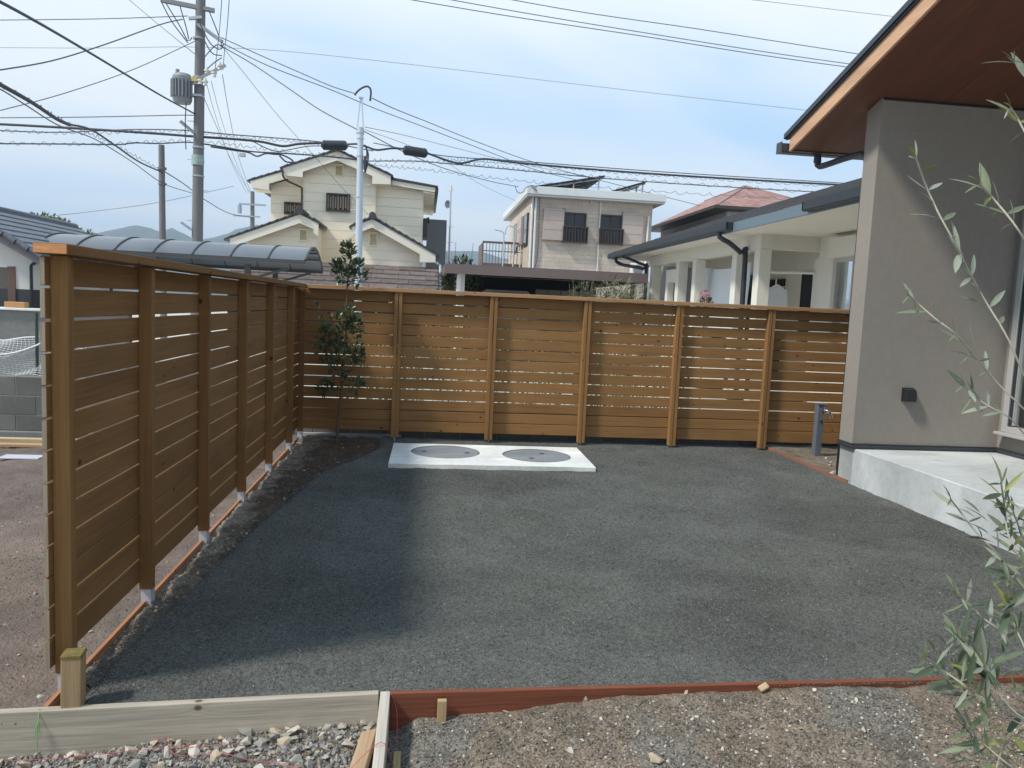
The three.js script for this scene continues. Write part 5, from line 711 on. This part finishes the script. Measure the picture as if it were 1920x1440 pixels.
// ------------------------------------------------------------------ overhead cables: [label, radius, [pixel x, pixel y, distance] ...]
const CG = 'overhead cables';
function cable(label, r, pts, name = 'overhead_cable') { const P3 = pts.map(p => at(p[0], p[1], -p[2])); return single(name, tube(P3, r, Math.max(24, pts.length * 10), 5), r > 0.017 ? M.cable : M.wire, label, 'cable', CG); }
cable('thick cable rising from the transformer pole to the upper left corner', 0.020, [[366, 214, 22], [300, 178, 18.5], [170, 100, 13.5], [60, 36, 10.5], [-60, -28, 8.6]]);
cable('topmost level wire left of the transformer pole', 0.012, [[352, 30, 22], [200, 35, 22], [60, 37, 22], [-60, 38, 22]]);
cable('sagging wire from the pole crossarm to the left edge below the topmost wire', 0.015, [[342, 36, 22], [300, 46, 21], [200, 82, 19], [100, 113, 17], [0, 131, 16], [-60, 140, 15]]);
cable('thin wire climbing from the left edge to the pole above the transformer', 0.010, [[366, 77, 22], [250, 130, 20], [120, 175, 18], [0, 207, 17], [-60, 222, 16]]);
cable('thin wire falling from the top edge to the pole right of the sagging wire', 0.009, [[238, -4, 24], [290, 40, 23], [334, 76, 22], [366, 102, 22]]);
cable('long thin wire crossing the sky from left edge behind the pole to the right eave', 0.008, [[-40, 89, 30], [180, 90, 30], [363, 88, 30], [520, 95, 30], [700, 113, 30], [900, 136, 30], [1100, 160, 30], [1300, 183, 30], [1560, 212, 30]]);
cable('thick black trunk cable along the street, left span to the first black splice', 0.034, [[-60, 230, 22], [60, 236, 22], [180, 243, 22], [300, 251, 22], [365, 256, 22], [440, 261, 22], [490, 266, 22], [530, 274, 22], [560, 270, 22], [604, 268, 22]]);
cable('thick black trunk cable between the two black splices', 0.028, [[648, 271, 21.8], [668, 270, 20.2], [684, 274, 20.2], [706, 281, 21], [735, 278, 21.8], [758, 279, 22]]);
cable('thick black trunk cable from the second black splice to the right', 0.030, [[798, 286, 22], [822, 295, 22], [845, 303, 22], [868, 306, 22], [905, 298, 22], [960, 304, 22], [1080, 315, 22], [1240, 327, 22], [1420, 338, 22], [1640, 350, 22]]);
cable('messenger wire running just above the trunk cable on the left', 0.016, [[-60, 242, 22.2], [100, 248, 22.2], [240, 243, 22.2], [340, 244, 22.2], [430, 252, 22.2], [600, 266, 22.2], [700, 283, 22.2]]);
cable('messenger wire running just above the trunk cable on the right', 0.014, [[700, 268, 22.1], [830, 292, 22.1], [960, 301, 22.1], [1240, 322, 22.1], [1640, 347, 22.1]]);
cable('heavy diagonal bundle from the left edge down across the trunk cable', 0.036, [[-50, 130, 12], [0, 158, 13], [60, 192, 14.5], [105, 222, 16], [130, 234, 17]]);
cable('diagonal bundle continuing down to the short pole', 0.022, [[125, 232, 17], [170, 243, 18.5], [215, 272, 20], [260, 303, 22], [306, 324, 24]]);
cable('two strand cable from the short pole down to the distant pole', 0.018, [[306, 320, 24], [345, 345, 28], [385, 375, 34], [430, 400, 40], [472, 408, 45]]);
cable('thin strand beside the heavy diagonal bundle on the left', 0.012, [[-50, 148, 12], [0, 167, 13], [50, 198, 14.5], [110, 235, 16.5], [180, 262, 18.5], [250, 305, 21], [306, 344, 24], [360, 362, 27]]);
cable('level wire at mid height from the left edge to the pole below the transformer', 0.013, [[-60, 221, 22], [120, 220, 22], [240, 218, 22], [330, 216, 22], [366, 216, 22]]);
cable('lower cable passing the short pole top and the transformer pole', 0.020, [[-60, 269, 23], [120, 270, 23], [220, 271, 23], [250, 268, 23], [300, 269, 23.7], [340, 267, 23], [368, 268, 22.2], [420, 276, 22], [470, 284, 22], [540, 288, 22], [620, 294, 22], [690, 302, 22]]);
cable('slack loop of the lower cable left of the cream house roof', 0.022, [[395, 275, 22], [440, 282, 22], [466, 286, 22], [482, 293, 22], [498, 288, 22], [512, 289, 22], [530, 291, 22], [546, 299, 22], [549, 304, 22], [536, 303, 22], [524, 292, 22]]);
cable('thin cable joining the trunk on the left of the splice', 0.014, [[470, 263, 22.1], [500, 278, 22.1], [522, 284, 22.1], [545, 280, 22.1], [580, 274, 22.1], [610, 274, 22.1]]);
cable('lower street wire running right from the steel pole under the trunk cable', 0.014, [[690, 302, 20.3], [780, 302, 21], [830, 306, 22], [960, 318, 22], [1140, 335, 22], [1340, 349, 22], [1640, 366, 22]]);
cable('upper wire from the transformer pole to the hooked steel pole', 0.013, [[414, 70, 21.8], [480, 100, 21.4], [560, 135, 20.8], [620, 161, 20.3], [664, 175, 20]]);
cable('wire from the hooked steel pole falling right over the grey house', 0.013, [[698, 184, 20], [740, 204, 22], [800, 228, 25], [900, 268, 28], [1020, 310, 31], [1180, 352, 34], [1330, 390, 36]]);
cable('second wire from the transformer pole passing the steel pole to the right', 0.012, [[412, 78, 21.8], [500, 122, 22.2], [620, 168, 23], [700, 202, 24], [800, 240, 26], [920, 286, 28], [1010, 320, 30], [1120, 346, 33]]);
cable('third wire from the transformer pole down to the steel pole shaft', 0.014, [[414, 86, 21.8], [470, 118, 21.6], [540, 165, 21], [600, 206, 20.5], [670, 243, 20.1]]);
cable('wire from the steel pole shaft down to the grey house roof corner', 0.013, [[682, 246, 20], [760, 286, 23], [840, 318, 26], [920, 340, 29], [972, 350, 31.4]]);
cable('coiled drop wire at the grey house roof corner', 0.016, [[966, 348, 31.3], [969, 358, 31.2], [975, 362, 31.2], [982, 359, 31.2], [986, 352, 31.3], [996, 348, 31.5], [1008, 351, 31.6], [1013, 362, 31.6]]);
cable('thin wire from the transformer pole falling across the cream house', 0.007, [[414, 84, 21.8], [460, 140, 22.5], [520, 215, 24], [580, 282, 25.5], [640, 350, 27], [690, 402, 28.4]]);
cable('thin fan wire upper from the steel pole towards the right', 0.008, [[684, 238, 20], [760, 254, 24], [860, 279, 28], [980, 308, 32], [1100, 330, 36]]);
cable('thin fan wire lower from the steel pole towards the right', 0.007, [[684, 243, 20], [760, 270, 24], [830, 300, 28], [900, 345, 32], [970, 378, 36]]);
cable('left one of two steep wires above the transformer pole arm', 0.009, [[416, -5, 19], [412, 50, 20.5], [407, 95, 21.2], [403, 133, 21.6]]);
cable('right one of two steep wires above the transformer pole arm', 0.009, [[430, -5, 19], [426, 50, 20.5], [421, 95, 21.2], [418, 131, 21.6]]);
cable('left one of three wires falling steeply from the pole arm to the distant pole', 0.008, [[386, 152, 21.8], [405, 220, 28], [432, 300, 37], [462, 362, 45]]);
cable('middle one of three wires falling steeply from the pole arm to the distant pole', 0.008, [[396, 152, 21.8], [414, 220, 28], [440, 298, 37], [467, 362, 45]]);
cable('right one of three wires falling steeply from the pole arm to the distant pole', 0.010, [[417, 140, 21.6], [428, 205, 28], [446, 290, 37], [470, 362, 45]]);
cable('thin stay falling right from the transformer pole shaft', 0.009, [[380, 178, 22], [405, 235, 27], [432, 297, 34], [466, 358, 43]]);
cable('topmost of three power lines in the upper right sky', 0.013, [[940, -4, 24], [1100, 24, 24], [1300, 53, 24], [1460, 78, 24], [1680, 112, 24]]);
cable('middle one of three power lines in the upper right sky', 0.013, [[820, -5, 23.6], [1000, 27, 23.6], [1200, 60, 23.6], [1440, 98, 23.6], [1680, 132, 23.6]]);
cable('lowest of three power lines in the upper right sky', 0.013, [[750, -4, 23], [960, 31, 23], [1200, 67, 23], [1440, 105, 23], [1680, 138, 23]]);
cable('faint wire near the top right corner by the eave', 0.008, [[1380, -4, 26], [1500, 10, 26], [1600, 22, 26], [1720, 36, 26]]);
cable('thin sagging wire low over the tiled house at left', 0.009, [[-40, 409, 30], [60, 407, 30], [160, 398, 30], [300, 379, 30], [438, 349, 34]]);
cable('slack cable from the steel pole to the louvre of the cream house', 0.009, [[664, 420, 20.2], [672, 436, 21], [676, 452, 20]]);
// lashing wire wound round the long street cables
function lashing(label, pts, amp, turns, r = 0.007) { const c = new THREE.CatmullRomCurve3(pts.map(p => at(p[0], p[1], -p[2]))), N = turns * 6, q = []; for (let i = 0; i <= N; i++) { const a = i / 6 * 6.283, p = c.getPoint(i / N); q.push(p.add(V(0.02 * Math.cos(a), Math.sin(a) * amp * (0.6 + 0.4 * Math.sin(i * 0.37)), Math.cos(a) * amp))); } single('lashing_wire', clean(new THREE.TubeGeometry(new THREE.CatmullRomCurve3(q), N * 2, r, 3)), M.wire, label, 'cable', CG); }
lashing('wavy lashing wire on the upper left street cable', [[-40, 243, 22], [150, 250, 22], [340, 246, 22], [480, 260, 22], [600, 268, 22]], 0.05, 46);
lashing('wavy lashing wire on the lower left street cable', [[-40, 268, 23], [180, 270, 23], [366, 265, 22.2], [520, 282, 22], [680, 298, 21]], 0.06, 46);
lashing('wavy lashing wire on the heavy diagonal bundle', [[-30, 142, 12.5], [60, 192, 14.5], [128, 232, 17], [215, 272, 20], [300, 318, 24]], 0.05, 40);
lashing('wavy lashing wire on the right trunk cable', [[820, 297, 22], [960, 306, 22], [1240, 329, 22], [1620, 352, 22]], 0.05, 66);
lashing('wavy wire in the middle of the right street cables', [[700, 300, 21], [860, 306, 22], [1000, 320, 22], [1240, 340, 22], [1620, 366, 22]], 0.055, 60);
lashing('lowest wavy wire of the right street cables', [[690, 308, 20.3], [800, 318, 21.5], [960, 337, 22], [1140, 352, 22], [1360, 366, 22], [1620, 378, 22]], 0.055, 52);
for (const [label, a, b] of [['black cable splice cover left of the steel pole above the cream gable', [602, 272], [652, 273]], ['black cable splice cover right of the steel pole against the sky', [755, 281], [802, 288]]]) { const A = at(...a, -21.9), B = at(...b, -21.9), d = B.clone().sub(A), g = thing('splice_cover', label, 'cable splice'); const bm = mat([0.022, 0.028, 0.036], 0.6); part(g, 'sleeve', [rod(A.clone().addScaledVector(d, 0.08), A.clone().addScaledVector(d, 0.92), 0.125, 0.125, 14), rod(A, A.clone().addScaledVector(d, 0.08), 0.05, 0.125, 14), rod(A.clone().addScaledVector(d, 0.92), B, 0.125, 0.05, 14)], bm); part(g, 'rib', Array.from({ length: 9 }, (_, i) => rod(A.clone().addScaledVector(d, 0.12 + i * 0.09), A.clone().addScaledVector(d, 0.15 + i * 0.09), 0.135, 0.135, 14)), bm); seat(g, A.x, A.y, A.z); }
single('cable_box', cbox(-5.06, -4.90, 5.16, 5.26, -22.05, -21.95, 0.01), M.alu, 'small grey junction box hanging on the lower cable right of the transformer pole', 'junction box');

// ------------------------------------------------------------------ shrubs, trees, hills
{
  const m1 = leafMat([0.135, 0.15, 0.055], { transmission: 0.2 }), m2 = leafMat([0.060, 0.085, 0.035], { transmission: 0.15 }), st = mat([0.17, 0.13, 0.09], 0.9);
  { const g = thing('bamboo_bush', 'olive green bamboo bush rising over the back fence before the carport', 'bush'), R = rng(901); const tips = Array.from({ length: 26 }, () => { const x = lerp(2.24, 2.88, R()); return [V(x, 0.2, -10), V(x + (R() - 0.5) * 0.3, 1.66 + 0.20 * Math.pow(R(), 1.5), -10 + (R() - 0.5) * 0.4)]; }); part(g, 'stem', tips.map(([a, b]) => rod(a, b, 0.006, 0.003, 5)), mat([0.22, 0.18, 0.08], 0.8)); part(g, 'foliage', foliage(2000, (Q, i) => { const [a, b] = tips[i % 26], t = 0.62 + 0.4 * Q(); return { p: a.clone().lerp(b, t).add(V((Q() - 0.5) * 0.08, 0, (Q() - 0.5) * 0.08)), d: V(Q() - 0.5, 0.2, Q() - 0.5) }; }, 0.085, 0.14, 902, 0.1, 0.25), m1); seat(g, 2.56, -0.2, -10); }
  { const g = thing('bare_shrub', 'brown twiggy shrub left of the bamboo bush', 'shrub'), R = rng(911); part(g, 'stem', Array.from({ length: 30 }, () => rod(V(2.12 + (R() - 0.5) * 0.1, 0.2, -10.4), V(2.14 + (R() - 0.5) * 0.34, 1.55 + 0.42 * R(), -10.4 + (R() - 0.5) * 0.3), 0.007, 0.003, 4)), st); part(g, 'foliage', foliage(160, (Q) => ball(Q, V(2.12, 1.66, -10.4), [0.16, 0.18, 0.12]), 0.05, 0.4, 912), m2); seat(g, 2.12, -0.2, -10.4); }
  { const g = thing('dark_shrub', 'dark leafy shrub at the left end of the brown carport', 'shrub'); part(g, 'stem', [0, 1, 2, 3].map(i => rod(V(0.75 + i * 0.12, -0.2, -22.5), V(0.6 + i * 0.25, 3.0 + 0.25 * (i % 2), -22.5), 0.02, 0.006, 5)), st); part(g, 'foliage', foliage(1600, (Q) => ball(Q, V(1.05, 1.7, -22.6), [0.62, 1.15, 0.5]), 0.13, 0.45, 921), m2); seat(g, 0.9, -0.2, -22.5); }
  { const g = thing('flowering_shrub', 'shrub with pink flowers by the bungalow columns', 'shrub'), c = V(4.84, 1.6, -13); part(g, 'foliage', foliage(260, (Q) => ball(Q, c, [0.14, 0.18, 0.12]), 0.06, 0.4, 931), m2); part(g, 'stem', [rod(V(4.86, -0.2, -13), V(4.82, 1.8, -13), 0.014, 0.006, 5)], st); part(g, 'flowers', foliage(60, (Q) => ball(Q, V(4.80, 1.80, -12.95), [0.07, 0.07, 0.06]), 0.045, 0.7, 932), mat([0.48, 0.20, 0.22], 0.7, { side: THREE.DoubleSide })); seat(g, 4.84, -0.2, -13); }
  { // low growth on the neighbour's side, glimpsed through the fence gaps
    const g = thing('undergrowth', 'yellow green weeds and low plants glimpsed through the gaps of the back fence', 'plants'); g.userData.kind = 'stuff';
    const tone = [m1, m2, leafMat([0.30, 0.27, 0.05])];
    for (let i = 0; i < 3; i++) { const o = part(g, 'foliage', foliage(1500, (Q) => { const x = lerp(-1.0, 3.4, Q()), h = (0.45 + 0.5 * vn(x * 1.3, i, 64, 8, 5)) * (0.5 + 0.7 * vn(x * 4, i, 64, 8, 9)); return { p: V(x, 0.05 + 1.5 * h * Math.pow(Q(), 0.8), -9.3 - 0.9 * Q()), d: V(Q() - 0.5, 0.5, Q() - 0.5) }; }, 0.075, 0.35, 961 + i), tone[i]); o.userData.kind = 'stuff'; }
  }
  const crowns = [['broad light green tree beyond the tiled house roof', -19.9, -44, [[-20.2, 4.55, 1.1, 0.72], [-19.4, 4.45, 0.9, 0.6], [-20.9, 4.4, 0.8, 0.5]], 1500], ['lower light green tree right of the broad one behind the carport', -18.3, -43, [[-18.4, 4.0, 0.8, 0.62], [-17.6, 3.9, 0.7, 0.5]], 1000]];
  crowns.forEach(([label, x, z, bl, n], i) => { const g = thing('leafy_tree', label, 'tree'); part(g, 'trunk', [rod(V(x, -0.2, z), V(x + 0.1, 3.8, z), 0.16, 0.07, 8), rod(V(x + 0.05, 2.6, z), V(bl[0][0], bl[0][1], z), 0.07, 0.03, 6), rod(V(x + 0.05, 2.9, z), V(bl[1][0], bl[1][1], z), 0.06, 0.03, 6)], st); part(g, 'crown', foliage(n, (Q) => { const b = bl[Math.floor(Q() * bl.length)]; return ball(Q, V(b[0], b[1], z), [b[2], b[3], 0.8]); }, 0.20, 0.5, 941 + i), leafMat([0.13, 0.17, 0.06], { transmission: 0.3 })); seat(g, x, -0.2, z); });
}
{
  // far hills: ridge profile in metres, [x, height]
  const ridge = (name, z, prof, label, c, seed) => {
    const p = [], idx = [], uv = [], nx = 160, ny = 14, x0 = prof[0][0], x1 = prof[prof.length - 1][0];
    const h = x => { let i = 0; while (i < prof.length - 2 && x > prof[i + 1][0]) i++; const t = clamp((x - prof[i][0]) / (prof[i + 1][0] - prof[i][0])); const s = t * t * (3 - 2 * t); return lerp(prof[i][1], prof[i + 1][1], lerp(t, s, 0.5)); };
    for (let j = 0; j <= ny; j++) for (let i = 0; i <= nx; i++) { const x = lerp(x0, x1, i / nx), t = j / ny * 2 - 1, f = Math.pow(1 - Math.abs(t), 0.9), e = fbm(i / nx, j / ny, 24, 5, 5, seed) - 0.5; p.push(x, Math.max(-1, h(x) * f * (1 + 0.10 * e) + 4 * e * f), z - t * 420); uv.push(x / 100, j / 10); }
    for (let j = 0; j < ny; j++) for (let i = 0; i < nx; i++) { const a = j * (nx + 1) + i, b = a + 1, cc = a + nx + 1, d = cc + 1; idx.push(a, cc, b, b, cc, d); }
    const g = new THREE.BufferGeometry(); g.setAttribute('position', new THREE.Float32BufferAttribute(p, 3)); g.setAttribute('uv', new THREE.Float32BufferAttribute(uv, 2)); g.setIndex(idx); g.computeVertexNormals(); struct(name, g, mat(c, 1), label);
  };
  ridge('hills', -1500, [[-1100, 40], [-900, 70], [-700, 96], [-603, 100], [-560, 112], [-530, 121], [-505, 118], [-482, 112], [-466, 121], [-445, 112], [-420, 100], [-395, 103], [-370, 112], [-340, 124], [-310, 132], [-280, 128], [-200, 112], [-120, 96], [-40, 92], [20, 100], [60, 106], [100, 107], [160, 98], [260, 80], [500, 60], [900, 40]], 'hazy blue hills along the horizon', [0.05, 0.075, 0.06], 951);
  ridge('distant_mountains', -3200, [[-2600, 80], [-1500, 150], [-1150, 190], [-900, 205], [-600, 190], [0, 170], [600, 150], [1400, 120], [2600, 60]], 'paler mountains behind the hills', [0.06, 0.08, 0.07], 961);
}

renderer.render(scene, camera);
